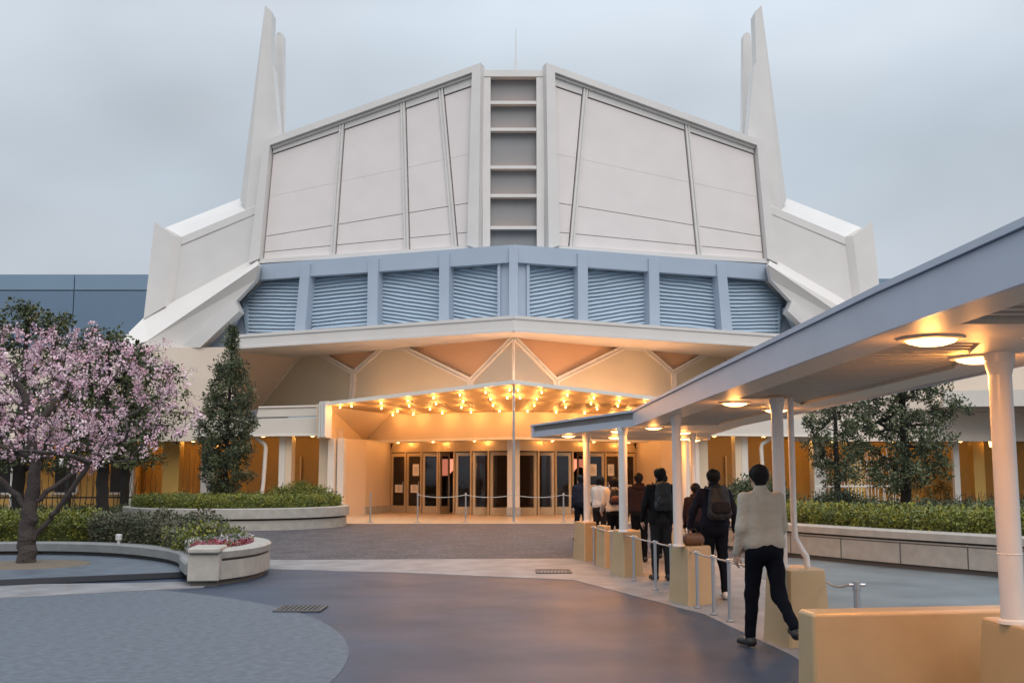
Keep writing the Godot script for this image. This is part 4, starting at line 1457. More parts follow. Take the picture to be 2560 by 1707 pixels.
func queue_rail() -> void:
	mat("rope", 0.42, 0.40, 0.37, 0.5)
	# tall posts before the entrance
	var tall := [-4.95, -3.32, -1.66, 1.72, 3.4]
	var where := ["farthest left of the row before the entrance doors", "between the left doors and the marquee pole, second from the planter", "just left of the marquee pole", "just right of the marquee pole", "hidden mostly by the queue, right of the doors"]
	for i in tall.size():
		var o := thing("entrance_post", "slim steel barrier post " + where[i], "barrier post", V(tall[i], 0, 37.95), "steel posts before the entrance")
		var sh := Sh.new()
		sh.lathe(V(tall[i], 0, 37.95), [[0.11, 0.024], [0.11, 0.04], [0.028, 0.055], [0.026, 0.97], [0.036, 0.98], [0.034, 1.02], [0.0, 1.03]], 12)
		part("post", sh, M.steel, o)
	var xs := [-3.32, -1.66, -0.02, 1.72, 3.4]
	for i in xs.size() - 1:
		rope(["pale rope sagging left of the entrance, farthest from the pole", "pale rope between the middle post and the marquee pole", "pale rope from the marquee pole to the post on its right", "pale rope running behind the queue at the right doors"][i], V(xs[i], 0.96, 37.9), V(xs[i + 1], 0.96, 37.9), 0.09, 0.014)
	# short posts along the lane
	var low := [[1.45, 20.35], [1.64, 18.85], [1.84, 17.25], [2.0, 15.9], [2.12, 15.15], [2.24, 13.75], [2.32, 13.1], [2.39, 12.5], [2.46, 11.85]]
	var say := ["against the farthest plinth", "against the narrow tan block", "against the second farthest plinth", "before the black coat's feet", "behind the navy jacket plinth", "against the navy jacket plinth", "just nearer than the navy jacket plinth", "second nearest to the man in beige", "right beside the man in the beige jacket"]
	var prev := Vector3.ZERO
	for i in low.size():
		var at := V(low[i][0], 0, low[i][1])
		var o := thing("lane_post", "short steel lane post " + say[i], "barrier post", at, "short steel posts along the queue lane")
		var sh := Sh.new()
		sh.lathe(at, [[0.045, 0.018], [0.045, 0.03], [0.021, 0.035], [0.021, 0.66], [0.03, 0.665], [0.03, 0.70], [0.022, 0.71], [0.0, 0.712]], 12)
		part("post", sh, M.steel, o)
		sh = Sh.new()
		sh.tube([at + Vector3(-0.05, 0.685, 0), at + Vector3(0.05, 0.685, 0)], [0.014, 0.014], 6)
		part("hook", sh, M.steel, o)
		if i > 0:
			rope("thin rope ending at the lane post " + say[i], prev + Vector3(0, 0.685, 0), at + Vector3(0, 0.685, 0), 0.012, 0.011)
		prev = at
	var far := V(2.97, 0, 9.75)
	var o2 := thing("lane_post", "single steel post with a cross arm rising behind the low tan wall", "barrier post", far, "short steel posts along the queue lane")
	var sh2 := Sh.new()
	sh2.lathe(far, [[0.05, 0.018], [0.05, 0.03], [0.028, 0.035], [0.028, 0.64], [0.034, 0.645], [0.034, 0.72], [0.0, 0.722]], 14)
	part("post", sh2, M.steel, o2)
	sh2 = Sh.new()
	sh2.tube([far + Vector3(-0.07, 0.69, 0), far + Vector3(0.075, 0.69, 0)], [0.016, 0.016], 8)
	part("hook", sh2, M.steel, o2)
	rope("thin pale rope from the drain pipe plinth to the cross arm post", V(2.98, 0.62, 10.7), far + Vector3(-0.07, 0.69, 0), 0.03, 0.01)

# ---------------------------------------------------------------- plants
func leaf_clump(n: int, rad: float, size: float, slim: float, sd: int, droop := 0.3) -> ArrayMesh:
	var r := RandomNumberGenerator.new()
	r.seed = sd
	var sh := Sh.new()
	for i in n:
		var c := Vector3(r.randfn(), r.randfn(), r.randfn()).normalized() * rad * pow(r.randf(), 0.5)
		var dir := (c.normalized() + Vector3(r.randfn(), r.randfn() - droop, r.randfn()) * 0.6).normalized()
		var side := dir.cross(Vector3(r.randfn(), r.randfn(), r.randfn())).normalized()
		var up := side.cross(dir) * size * 0.12
		var l := size * r.randf_range(0.7, 1.2)
		var w := side * l * slim
		var m := c + dir * l * 0.45
		sh.tri(c, m + w + up, c + dir * l)
		sh.tri(c, c + dir * l, m - w + up)
	return sh.mesh()

func multi(s: String, mesh: Mesh, m: Material, xf: Array, cols: Array, parent: Node) -> MultiMeshInstance3D:
	var mm := MultiMesh.new()
	mm.transform_format = MultiMesh.TRANSFORM_3D
	mm.use_colors = true
	mm.mesh = mesh
	mm.instance_count = xf.size()
	var o := origin_of(parent)
	for i in xf.size():
		var t: Transform3D = xf[i]
		t.origin -= o
		mm.set_instance_transform(i, t)
		mm.set_instance_color(i, cols[i])
	var n := MultiMeshInstance3D.new()
	n.name = s
	n.multimesh = mm
	n.material_override = m
	n.set_meta("kind", "stuff")
	parent.add_child(n, true)
	return n

func spin(at: Vector3, sc: float) -> Transform3D:
	var b := Basis(Vector3(rng.randfn(), rng.randfn(), rng.randfn()).normalized(), rr(0, TAU)).scaled(Vector3.ONE * sc)
	return Transform3D(b, at)

# limbs: arrays of points, the first is the trunk; each tip is joined to the nearest wood
func grow(limbs: Array, tips: Array, tip_r: float, trunk_r: float, wig: float, pull: Vector3) -> Dictionary:
	var pos := []
	var par := []
	for li in limbs.size():
		var l: Array = limbs[li]
		var prev := -1
		if li > 0:
			var best := 1e9
			for i in pos.size():
				var d: float = (pos[i] as Vector3).distance_to(l[0])
				if d < best:
					best = d
					prev = i
		for k in l.size():
			if k > 0:
				for e in 3:
					pos.append((l[k - 1] as Vector3).lerp(l[k], (e + 1) / 4.0) + Vector3(rr(-1, 1), rr(-1, 1), rr(-1, 1)) * wig * 0.35)
					par.append(prev)
					prev = pos.size() - 1
			pos.append(l[k])
			par.append(prev)
			prev = pos.size() - 1
	var order := tips.duplicate()
	var root: Vector3 = limbs[0][mini(2, limbs[0].size() - 1)]
	order.sort_custom(func(a, b): return a.distance_squared_to(root) < b.distance_squared_to(root))
	var first_free := 3
	for t in order:
		var best := 1e9
		var bi := 0
		for i in range(first_free, pos.size()):
			var q: Vector3 = pos[i]
			var d := q.distance_to(t) + maxf(0.0, q.y - t.y) * 0.5 * pull.y + maxf(0.0, (q - root).length() - (t - root).length()) * 0.8
			if d < best:
				best = d
				bi = i
		var a: Vector3 = pos[bi]
		var seg := clampi(int(a.distance_to(t) / 0.22), 1, 4)
		var prev := bi
		for k in seg:
			var u := (k + 1.0) / seg
			var p := a.lerp(t, u) + Vector3(rr(-1, 1), rr(-0.6, 1.2), rr(-1, 1)) * wig * (1.0 - u) * 0.8
			pos.append(p)
			par.append(prev)
			prev = pos.size() - 1
	var w := []
	w.resize(pos.size())
	w.fill(0.0)
	for i in range(pos.size() - 1, -1, -1):
		if w[i] == 0.0:
			w[i] = 1.0
		if par[i] >= 0:
			w[par[i]] += w[i]
	var rad := []
	var k := log(trunk_r / tip_r) / log(maxf(w[0], 2.0))
	for i in pos.size():
		rad.append(tip_r * pow(w[i], k))
	var n0: int = limbs[0].size() * 4 - 3
	for i in n0:
		rad[i] = maxf(rad[i], trunk_r * (1.0 - 0.72 * float(i) / n0))
	var main := {}
	for i in pos.size():
		if par[i] >= 0 and (not main.has(par[i]) or w[i] > w[main[par[i]]]):
			main[par[i]] = i
	for i in pos.size():
		if par[i] >= 0 and main[par[i]] == i and rad[i] > 0.02:
			rad[i] = maxf(rad[i], float(rad[par[i]]) * 0.92)
	var sh := Sh.new()
	for i in pos.size():
		if par[i] >= 0:
			var r1: float = rad[i]
			var r0: float = rad[par[i]] if r1 > 0.55 * float(rad[par[i]]) else r1 * 1.35
			var a: Vector3 = pos[par[i]]
			var b: Vector3 = pos[i]
			var d := (b - a).normalized() * r1 * 0.35
			sh.tube([a - d * (1.0 if par[par[i]] >= 0 else 0.0), b + d], [r0, r1], 9 if r1 > 0.05 else 5 if r1 > 0.012 else 3, false)
	return {"wood": sh, "pos": pos, "rad": rad, "par": par}

func pick(cols: Array, dv := 0.18) -> Color:
	var c: Color = cols[rng.randi() % cols.size()]
	var f := rr(1.0 - dv, 1.0 + dv)
	return Color(c.r * f, c.g * f, c.b * f)

const GREENS := [Color(0.05, 0.068, 0.03), Color(0.065, 0.085, 0.035), Color(0.03, 0.042, 0.02), Color(0.12, 0.135, 0.065)]
const HEDGE := [Color(0.11, 0.13, 0.014), Color(0.15, 0.155, 0.012), Color(0.07, 0.09, 0.014), Color(0.19, 0.185, 0.018)]
const DARKS := [Color(0.05, 0.065, 0.025), Color(0.065, 0.08, 0.03), Color(0.085, 0.09, 0.03), Color(0.035, 0.05, 0.02)]

# a conical or round evergreen: prof is [height, radius] from the ground up
func evergreen(s: String, label: String, base: Vector3, prof: Array, n: int, per: int, leaf: ArrayMesh, cols: Array, trunk_r: float, lean := Vector3.ZERO, group := "") -> void:
	var o := thing(s, label, "tree", base, group)
	var top: float = prof[-1][0]
	var trunk := []
	for i in 7:
		trunk.append(base + Vector3(rr(-0.03, 0.03), (top - 0.15) * i / 6.0, rr(-0.03, 0.03)) + lean * (i / 6.0))
	var tips := []
	var hl := []
	for p in prof:
		hl.append([p[0], p[1]])
	var guard := 0
	while tips.size() < n and guard < n * 30:
		guard += 1
		var h := rr(prof[0][0], top)
		var rmax := pw(hl, h)
		if rng.randf() > rmax / 1.2 + 0.12:
			continue
		var a := rr(0, TAU)
		var q := rmax * (pow(rng.randf(), 0.42) + 0.1 * sin(a * 3.0 + h * 2.1) + 0.07 * sin(a * 5.0 - h * 3.3) + 0.12 * sin(h * 7.0))
		tips.append(base + lean * (h / top) + Vector3(cos(a) * q, h, sin(a) * q))
	var g := grow([trunk], tips, 0.006, trunk_r, 0.07, Vector3(0, 1, 0))
	part("trunk", g.wood, M.bark_dark, o)
	var xf := []
	var cl := []
	for t in tips:
		for k in per:
			var p: Vector3 = t + Vector3(rng.randfn(), rng.randfn() * 0.6, rng.randfn()) * 0.07
			xf.append(spin(p, rr(0.75, 1.25)))
			cl.append(pick(cols, 0.3))
	multi("crown", leaf, M.leaf, xf, cl, o)

func trees() -> void:
	cherry()
	var lf := leaf_clump(20, 0.125, 0.085, 0.26, 71)
	evergreen("evergreen_tree", "slim pointed evergreen growing in the round planter before the porch", V(-9.62, 0.55, 36.4), [[0.45, 0.4], [1.1, 0.76], [1.8, 0.9], [2.35, 0.96], [2.9, 0.9], [3.6, 0.76], [4.2, 0.62], [4.7, 0.45], [5.1, 0.26], [5.5, 0.16], [6.05, 0.06]], 540, 2, lf, GREENS, 0.09, Vector3(0.12, 0, 0))
	evergreen("evergreen_tree", "broad dark evergreen growing in the long planter, its top under the canopy", V(9.75, 0.5, 27.3), [[0.7, 0.5], [1.1, 1.05], [1.8, 1.38], [2.6, 1.45], [3.4, 1.3], [4.2, 1.05], [5.0, 0.6], [5.7, 0.15]], 500, 2, lf, GREENS, 0.13)
	evergreen("evergreen_tree", "narrower evergreen standing left of the broad one, before the reed fence", V(10.25, 0.5, 34.8), [[0.9, 0.5], [1.5, 0.85], [2.4, 0.98], [3.3, 0.85], [4.2, 0.6], [5.2, 0.15]], 260, 2, lf, GREENS, 0.1)
	var lb := leaf_clump(16, 0.2, 0.13, 0.3, 72)
	evergreen("evergreen_tree", "dark evergreen behind the cherry tree, its bare twigs reaching over the beige wall", V(-11.7, 0, 31.2), [[2.0, 0.8], [2.9, 1.3], [3.8, 1.6], [4.6, 1.5], [5.2, 1.1], [5.9, 0.4]], 240, 2, lb, DARKS, 0.17)
	evergreen("evergreen_tree", "dark bushy evergreen at the left edge, topping the blossom", V(-15.6, 0, 34.5), [[1.8, 1.3], [2.9, 2.3], [4.0, 2.6], [5.2, 2.4], [6.2, 1.6], [7.0, 0.5]], 380, 2, lb, DARKS, 0.19)
	evergreen("evergreen_tree", "dark evergreen between the other two behind the cherry tree", V(-14.9, 0, 42.0), [[1.9, 1.1], [3.0, 1.9], [4.4, 2.1], [5.6, 1.5], [6.4, 0.5]], 200, 2, lb, DARKS, 0.17)
	evergreen("evergreen_tree", "evergreen seen past the nearest column, rising over the colonnade roof", V(24.8, 0, 40.0), [[3.5, 1.0], [4.8, 2.2], [6.2, 2.4], [7.6, 1.6], [8.8, 0.4]], 260, 4, lb, DARKS, 0.2)

func cherry() -> void:
	var base := V(-8.45, 0.1, 19.2)
	var o := thing("cherry_tree", "pink blossoming cherry tree with grey forked trunk in the raised court", "tree", base)
	var limbs := [
		[base, V(-8.5, 0.55, 19.2), V(-8.5, 1.0, 19.2), V(-8.44, 1.85, 19.25), V(-8.6, 2.9, 19.1), V(-8.9, 3.6, 19.0)],
		[V(-8.47, 0.5, 19.2), V(-8.15, 0.8, 19.1), V(-7.88, 1.1, 19.0), V(-7.35, 1.85, 18.9), V(-6.95, 2.5, 18.8)],
		[V(-8.48, 1.05, 19.2), V(-8.9, 1.5, 19.1), V(-9.3, 2.0, 19.0), V(-10.0, 2.7, 18.8)],
		[V(-8.46, 1.15, 19.2), V(-8.0, 1.55, 19.4), V(-7.6, 1.95, 19.6), V(-7.0, 2.4, 19.9)],
		[V(-8.44, 1.6, 19.2), V(-8.2, 2.1, 19.0), V(-7.9, 2.6, 18.6), V(-7.5, 3.2, 18.2)],
		[V(-8.5, 2.3, 19.2), V(-9.0, 2.9, 19.7), V(-9.7, 3.4, 20.1)],
		[V(-8.5, 2.5, 19.2), V(-8.1, 3.1, 19.5), V(-7.5, 3.6, 19.8)]]
	var tips := []
	var f := FastNoiseLite.new()
	f.seed = 8
	f.frequency = 0.75
	while tips.size() < 560:
		var p := Vector3(rr(-1, 1), rr(-1, 1), rr(-1, 1))
		if p.length() > 1.0 or p.length() < 0.25:
			continue
		var w := V(-8.55, 3.0, 19.2) + Vector3(p.x * 3.0, p.y * 1.45, p.z * 2.3)
		if w.y < 1.75 + 0.35 * absf(p.x - 0.45) and p.x < 0.25:
			w.y += 0.6
		if f.get_noise_3dv(w * 2.0) < -0.09:
			continue
		tips.append(w)
	var g := grow(limbs, tips, 0.004, 0.155, 0.1, Vector3(0, 1, 0))
	part("trunk", g.wood, M.bark, o)
	var xf := []
	var cl := []
	var pinks := [Color(0.66, 0.43, 0.50), Color(0.72, 0.51, 0.57), Color(0.58, 0.36, 0.44), Color(0.76, 0.60, 0.64), Color(0.50, 0.34, 0.42)]
	var n: int = g.pos.size()
	for i in n:
		if g.rad[i] > 0.0125:
			continue
		var a: Vector3 = g.pos[g.par[i]]
		var b: Vector3 = g.pos[i]
		var m := 2 if g.rad[i] < 0.0062 else 1
		for k in m:
			var p := a.lerp(b, rr(0.2, 1.15)) + Vector3(rng.randfn(), rng.randfn(), rng.randfn()) * 0.05
			xf.append(spin(p, rr(0.55, 1.5)))
			cl.append(pick(pinks, 0.2))
	multi("blossom", leaf_clump(17, 0.078, 0.043, 0.42, 15, 0.0), M.petal, xf, cl, o)
	xf = []
	cl = []
	for i in 420:
		var j := rng.randi() % n
		if g.rad[j] > 0.02:
			continue
		xf.append(spin((g.pos[j] as Vector3) + Vector3(rng.randfn(), rng.randfn(), rng.randfn()) * 0.06, rr(0.5, 0.9)))
		cl.append(pick([Color(0.16, 0.10, 0.03), Color(0.10, 0.11, 0.03), Color(0.22, 0.09, 0.03)], 0.2))
	multi("young_leaves", leaf_clump(5, 0.07, 0.07, 0.25, 16), M.leaf, xf, cl, o)

func inside(p: Vector2, poly: PackedVector2Array) -> bool:
	return Geometry2D.is_point_in_polygon(p, poly)

# clipped planting over an outline (x, d): dark core, leaf clumps on top and flanks
func hedge(s: String, label: String, cat: String, outline: Array, y0: float, y1: float, per_m2: float, leaf: ArrayMesh, cols: Array, bump := 0.06, group := "") -> void:
	var poly := PackedVector2Array()
	for i in range(0, outline.size(), 2):
		poly.append(Vector2(outline[i], outline[i + 1]))
	var lo := poly[0]
	var hi := poly[0]
	for p in poly:
		lo = lo.min(p)
		hi = hi.max(p)
	var c := (lo + hi) / 2.0
	var o := thing(s, label, cat, V(c.x, y0, c.y), group)
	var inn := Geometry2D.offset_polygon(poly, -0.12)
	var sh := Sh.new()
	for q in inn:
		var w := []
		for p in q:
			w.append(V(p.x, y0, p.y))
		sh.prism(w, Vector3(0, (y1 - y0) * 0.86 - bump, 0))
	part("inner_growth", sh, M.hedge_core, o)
	var f := FastNoiseLite.new()
	f.seed = int(absf(c.x) * 31 + c.y)
	f.frequency = 0.9
	var xf := []
	var cl := []
	var n := int((hi.x - lo.x) * (hi.y - lo.y) * per_m2)
	for i in n:
		var p := Vector2(rr(lo.x, hi.x), rr(lo.y, hi.y))
		if inside(p, poly):
			var h := y1 + bump * f.get_noise_2d(p.x * 1.3, p.y * 1.3) * 2.0
			xf.append(spin(V(p.x, h - rr(0.0, 0.09), p.y), rr(0.6, 1.45)))
			cl.append(pick(cols, 0.25))
	for i in poly.size():
		var a := poly[i]
		var b := poly[(i + 1) % poly.size()]
		for k in int(a.distance_to(b) * (y1 - y0) * per_m2 * 1.3):
			var p := a.lerp(b, rng.randf())
			xf.append(spin(V(p.x, rr(y0, y1), p.y), rr(0.7, 1.15)))
			cl.append(pick(cols, 0.25))
	multi("foliage", leaf, M.leaf, xf, cl, o)

func shrub(label: String, c: Vector3, r: Vector3, n: int, leaf: ArrayMesh, cols: Array) -> void:
	var o := thing("shrub", label, "shrub", c)
	var sh := Sh.new()
	for k in 7:
		var a := TAU * k / 7.0
		sh.tube([c, c + Vector3(cos(a) * r.x * 0.4, r.y * 0.5, sin(a) * r.z * 0.4), c + Vector3(cos(a) * r.x * 0.8, r.y * 0.8, sin(a) * r.z * 0.8)], [0.02, 0.014, 0.005], 5)
	part("stem", sh, M.bark_dark, o)
	var xf := []
	var cl := []
	for i in n:
		var d := Vector3(rng.randfn(), absf(rng.randfn()), rng.randfn()).normalized() * pow(rng.randf(), 0.3)
		xf.append(spin(c + d * r * rr(0.85, 1.08), rr(0.7, 1.2)))
		cl.append(pick(cols, 0.3))
	multi("foliage", leaf, M.leaf, xf, cl, o)

func hedges() -> void:
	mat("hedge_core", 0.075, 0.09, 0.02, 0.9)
	var lf := leaf_clump(14, 0.09, 0.06, 0.33, 81)
	var big := leaf_clump(14, 0.13, 0.11, 0.2, 82)
	var grey := [Color(0.10, 0.095, 0.06), Color(0.075, 0.08, 0.045), Color(0.12, 0.105, 0.065), Color(0.06, 0.075, 0.035)]
	hedge("clipped_hedge", "clipped green hedge filling the round planter round the pointed evergreen", "hedge", arc(-8.93, 35.65, 3.22, 0, 352, 44), 0.5, 0.93, 75, lf, HEDGE, 0.05)
	shrub("low rounded shrub at the right side of the round planter, higher than its hedge", V(-7.25, 0.8, 37.4), Vector3(1.15, 0.55, 0.9), 420, big, HEDGE)
	hedge("front_hedge", "bright yellow green hedge behind the cherry trunk in the curved planter", "hedge", [-18, 20.6, -12.5, 21.5, -10.2, 22.15, -8.9, 22.2, -8.6, 22.4, -8.6, 23.6, -10, 24.6, -18, 25.4], 0.28, 0.78, 90, lf, HEDGE, 0.08)
	hedge("grey_shrubbery", "dull grey brown shrubs in the middle of the curved planter", "shrub", [-8.5, 22.1, -7.5, 21.6, -6.6, 20.75, -5.7, 21.6, -6.9, 22.7, -8.5, 23.7], 0.28, 0.76, 120, lf, grey, 0.12)
	hedge("green_shrubbery", "fresh green low shrubs between the grey shrubs and the flowers", "shrub", [-6.55, 20.6, -5.95, 19.5, -5.6, 18.9, -5.0, 19.6, -5.0, 20.1, -5.75, 21.4], 0.28, 0.62, 130, lf, HEDGE + grey, 0.1)
	var w := [Color(0.36, 0.32, 0.36), Color(0.27, 0.23, 0.31), Color(0.12, 0.15, 0.05), Color(0.08, 0.12, 0.03), Color(0.55, 0.5, 0.5)]
	hedge("white_flowers", "white and lilac bedding flowers near the end of the curved planter", "flowers", [-5.55, 18.7, -5.25, 18.0, -4.75, 18.3, -4.65, 19.5, -4.95, 19.6], 0.28, 0.56, 210, leaf_clump(12, 0.06, 0.04, 0.45, 83), w, 0.05)
	var red := [Color(0.26, 0.035, 0.06), Color(0.33, 0.09, 0.12), Color(0.3, 0.03, 0.06), Color(0.08, 0.11, 0.03)]
	hedge("red_flowers", "red and pink bedding flowers at the rounded tip of the curved planter", "flowers", [-5.2, 17.9, -4.95, 17.2, -4.55, 17.4, -4.45, 18.7, -4.65, 18.3, -4.75, 18.2], 0.28, 0.54, 210, leaf_clump(12, 0.06, 0.04, 0.45, 84), red, 0.04)
	hedge("dark_groundcover", "dark green ground cover before the reed fence on the left", "hedge", [-30, 33, -13.5, 33, -13.2, 36, -13.8, 41.4, -30, 39.5], 0.0, 0.42, 16, big, DARKS + GREENS, 0.12)
	hedge("clipped_hedge", "long bright hedge along the coping of the long right planter", "hedge", [9.2, 15.6, 7.95, 18.1, 6.8, 20.1, 5.75, 22.3, 5.1, 24.2, 4.95, 26.3, 6.4, 26.6, 7.2, 23.6, 9.0, 20.6, 11.5, 17.5], 0.48, 0.96, 85, lf, HEDGE, 0.05)
	hedge("low_hedge", "dark low hedge behind the long bright hedge, round the right trunks", "hedge", [6.5, 26.7, 7.4, 23.9, 9.2, 20.9, 20, 22, 20, 35.8, 8.4, 35.8], 0.48, 0.72, 14, big, DARKS + GREENS, 0.15)
	shrub("round dark shrub right of the man in the navy jacket, over the hedge", V(6.1, 0.85, 27.6), Vector3(0.95, 0.75, 0.8), 420, big, GREENS)
	shrub("loose tangled shrub at the foot of the broad right evergreen", V(9.0, 0.6, 30.5), Vector3(0.8, 0.7, 0.6), 200, big, DARKS + GREENS)
	shrub("dark glossy shrub between the colonnade columns at the far right", V(19.2, 0.0, 50.0), Vector3(1.0, 3.0, 0.7), 420, big, GREENS)

# ---------------------------------------------------------------- people
# meshes the smooth union of tapered capsules [a, b, ra, rb] as surface nets into sh, moved by xf
func field(sh: Sh, bones: Array, cell: float, k: float, xf: Transform3D, amp := 0.0, sd := 1, flat_y := -1e9) -> void:
	var lo := Vector3.ONE * 1e9
	var hi := -lo
	var pad := 2.6 / k + cell
	for b in bones:
		var r := maxf(b[2], b[3]) + pad
		lo = lo.min((b[0] as Vector3).min(b[1]) - Vector3.ONE * r)
		hi = hi.max((b[0] as Vector3).max(b[1]) + Vector3.ONE * r)
	var nx := int((hi.x - lo.x) / cell) + 2
	var ny := int((hi.y - lo.y) / cell) + 2
	var nz := int((hi.z - lo.z) / cell) + 2
	var g := PackedFloat32Array()
	g.resize(nx * ny * nz)
	for b in bones:
		var a: Vector3 = b[0]
		var e: Vector3 = b[1]
		var ra: float = b[2]
		var rb: float = b[3]
		var r := maxf(ra, rb) + pad
		var l := (a.min(e) - Vector3.ONE * r - lo) / cell
		var h := (a.max(e) + Vector3.ONE * r - lo) / cell
		var ab := e - a
		var inv := 1.0 / maxf(ab.length_squared(), 1e-9)
		for z in range(maxi(0, int(l.z)), mini(nz, int(h.z) + 1)):
			for y in range(maxi(0, int(l.y)), mini(ny, int(h.y) + 1)):
				var row := (z * ny + y) * nx
				for x in range(maxi(0, int(l.x)), mini(nx, int(h.x) + 1)):
					var p := lo + Vector3(x, y, z) * cell
					var t := clampf((p - a).dot(ab) * inv, 0.0, 1.0)
					var d := p.distance_to(a + ab * t) - lerpf(ra, rb, t)
					if d < pad:
						g[row + x] += exp(-k * d)
	var nz_noise := FastNoiseLite.new()
	nz_noise.seed = sd
	nz_noise.frequency = 6.0
	nz_noise.fractal_octaves = 2
	for i in g.size():
		if g[i] > 1e-4:
			var v := -log(g[i]) / k
			if amp > 0.0 and absf(v) < 0.06:
				var q := lo + Vector3(i % nx, (i / nx) % ny, i / (nx * ny)) * cell
				v += amp * nz_noise.get_noise_3d(q.x * 1.7, q.y * 0.8, q.z * 1.7)
			if flat_y > -1e8:
				var yy := lo.y + ((i / nx) % ny) * cell
				v = maxf(v, flat_y - yy)
			g[i] = v
		else:
			g[i] = 1.0
	var id := {}
	var pts := PackedVector3Array()
	var sx := 1
	var sy := nx
	var sz := nx * ny
	var off := [0, sx, sy, sx + sy, sz, sz + sx, sz + sy, sz + sx + sy]
	var edges := [[0, 1], [2, 3], [4, 5], [6, 7], [0, 2], [1, 3], [4, 6], [5, 7], [0, 4], [1, 5], [2, 6], [3, 7]]
	for z in nz - 1:
		for y in ny - 1:
			var row := z * sz + y * sy
			for x in nx - 1:
				var i := row + x
				var c := 0
				if g[i] < 0.0: c += 1
				if g[i + sx] < 0.0: c += 1
				if g[i + sy] < 0.0: c += 1
				if g[i + sx + sy] < 0.0: c += 1
				if g[i + sz] < 0.0: c += 1
				if g[i + sz + sx] < 0.0: c += 1
				if g[i + sz + sy] < 0.0: c += 1
				if g[i + sz + sx + sy] < 0.0: c += 1
				if c == 0 or c == 8:
					continue
				var s := Vector3.ZERO
				var n := 0
				for e in edges:
					var va := g[i + off[e[0]]]
					var vb := g[i + off[e[1]]]
					if (va < 0.0) != (vb < 0.0):
						var t := va / (va - vb)
						var pa := Vector3(e[0] & 1, (e[0] >> 1) & 1, e[0] >> 2)
						var pb := Vector3(e[1] & 1, (e[1] >> 1) & 1, e[1] >> 2)
						s += pa.lerp(pb, t)
						n += 1
				id[i] = pts.size()
				pts.append(lo + (Vector3(x, y, z) + s / n) * cell)
	var nor := PackedVector3Array()
	nor.resize(pts.size())
	var quads := []
	for i in id:
		var x: int = i % nx
		var y: int = (i / nx) % ny
		var z: int = i / sz
		for ax in 3:
			var st: int = [sx, sy, sz][ax]
			var u: int = [sy, sz, sx][ax]
			var w: int = [sz, sx, sy][ax]
			if [y, z, x][ax] == 0 or [z, x, y][ax] == 0:
				continue
			var a := g[i]
			var b := g[i + st]
			if (a < 0.0) == (b < 0.0):
				continue
			if not (id.has(i - u) and id.has(i - w) and id.has(i - u - w)):
				continue
			var q := [id[i], id[i - u], id[i - u - w], id[i - w]]
			if a >= 0.0:
				q.reverse()
			var nn := (pts[q[2]] - pts[q[0]]).cross(pts[q[3]] - pts[q[1]])
			for j in q:
				nor[j] += nn
			quads.append(q)
	for i in nor.size():
		nor[i] = (xf.basis * nor[i]).normalized()
		pts[i] = xf * pts[i]
	for q in quads:
		sh.tris(pts[q[0]], pts[q[1]], pts[q[2]], nor[q[0]], nor[q[1]], nor[q[2]])
		sh.tris(pts[q[0]], pts[q[2]], pts[q[3]], nor[q[0]], nor[q[2]], nor[q[3]])

func hand_bones(wrist: Vector3, dir: Vector3, palm_n: Vector3, side: float, curl: float) -> Array:
	# fingers run along dir from the wrist, the palm faces palm_n
	var across := dir.cross(palm_n).normalized() * side
	var o := []
	var k := wrist + dir * 0.085
	for f in 4:
		var a := across * (0.028 - 0.0187 * f)
		o.append([wrist + dir * 0.012 + a * 0.6, k + a, 0.015, 0.0125])
		var l: float = [0.068, 0.078, 0.073, 0.058][f]
		var d1 := dir.rotated(dir.cross(palm_n).normalized(), curl)
		var d2 := dir.rotated(dir.cross(palm_n).normalized(), curl * 2.1)
		var p1 := k + a + d1 * l * 0.5
		o.append([k + a, p1, 0.0095, 0.0085])
		o.append([p1, p1 + d2 * l * 0.55, 0.0085, 0.007])
	var t0 := wrist + dir * 0.025 + across * 0.028
	var t1 := t0 + (dir * 0.6 + across * 0.7 + palm_n * 0.3).normalized() * 0.045
	o.append([wrist + dir * 0.02 + across * 0.01, t1, 0.014, 0.0105])
	o.append([t1, t1 + (dir * 0.9 + across * 0.15 + palm_n * 0.35).normalized() * 0.032, 0.010, 0.008])
	return o

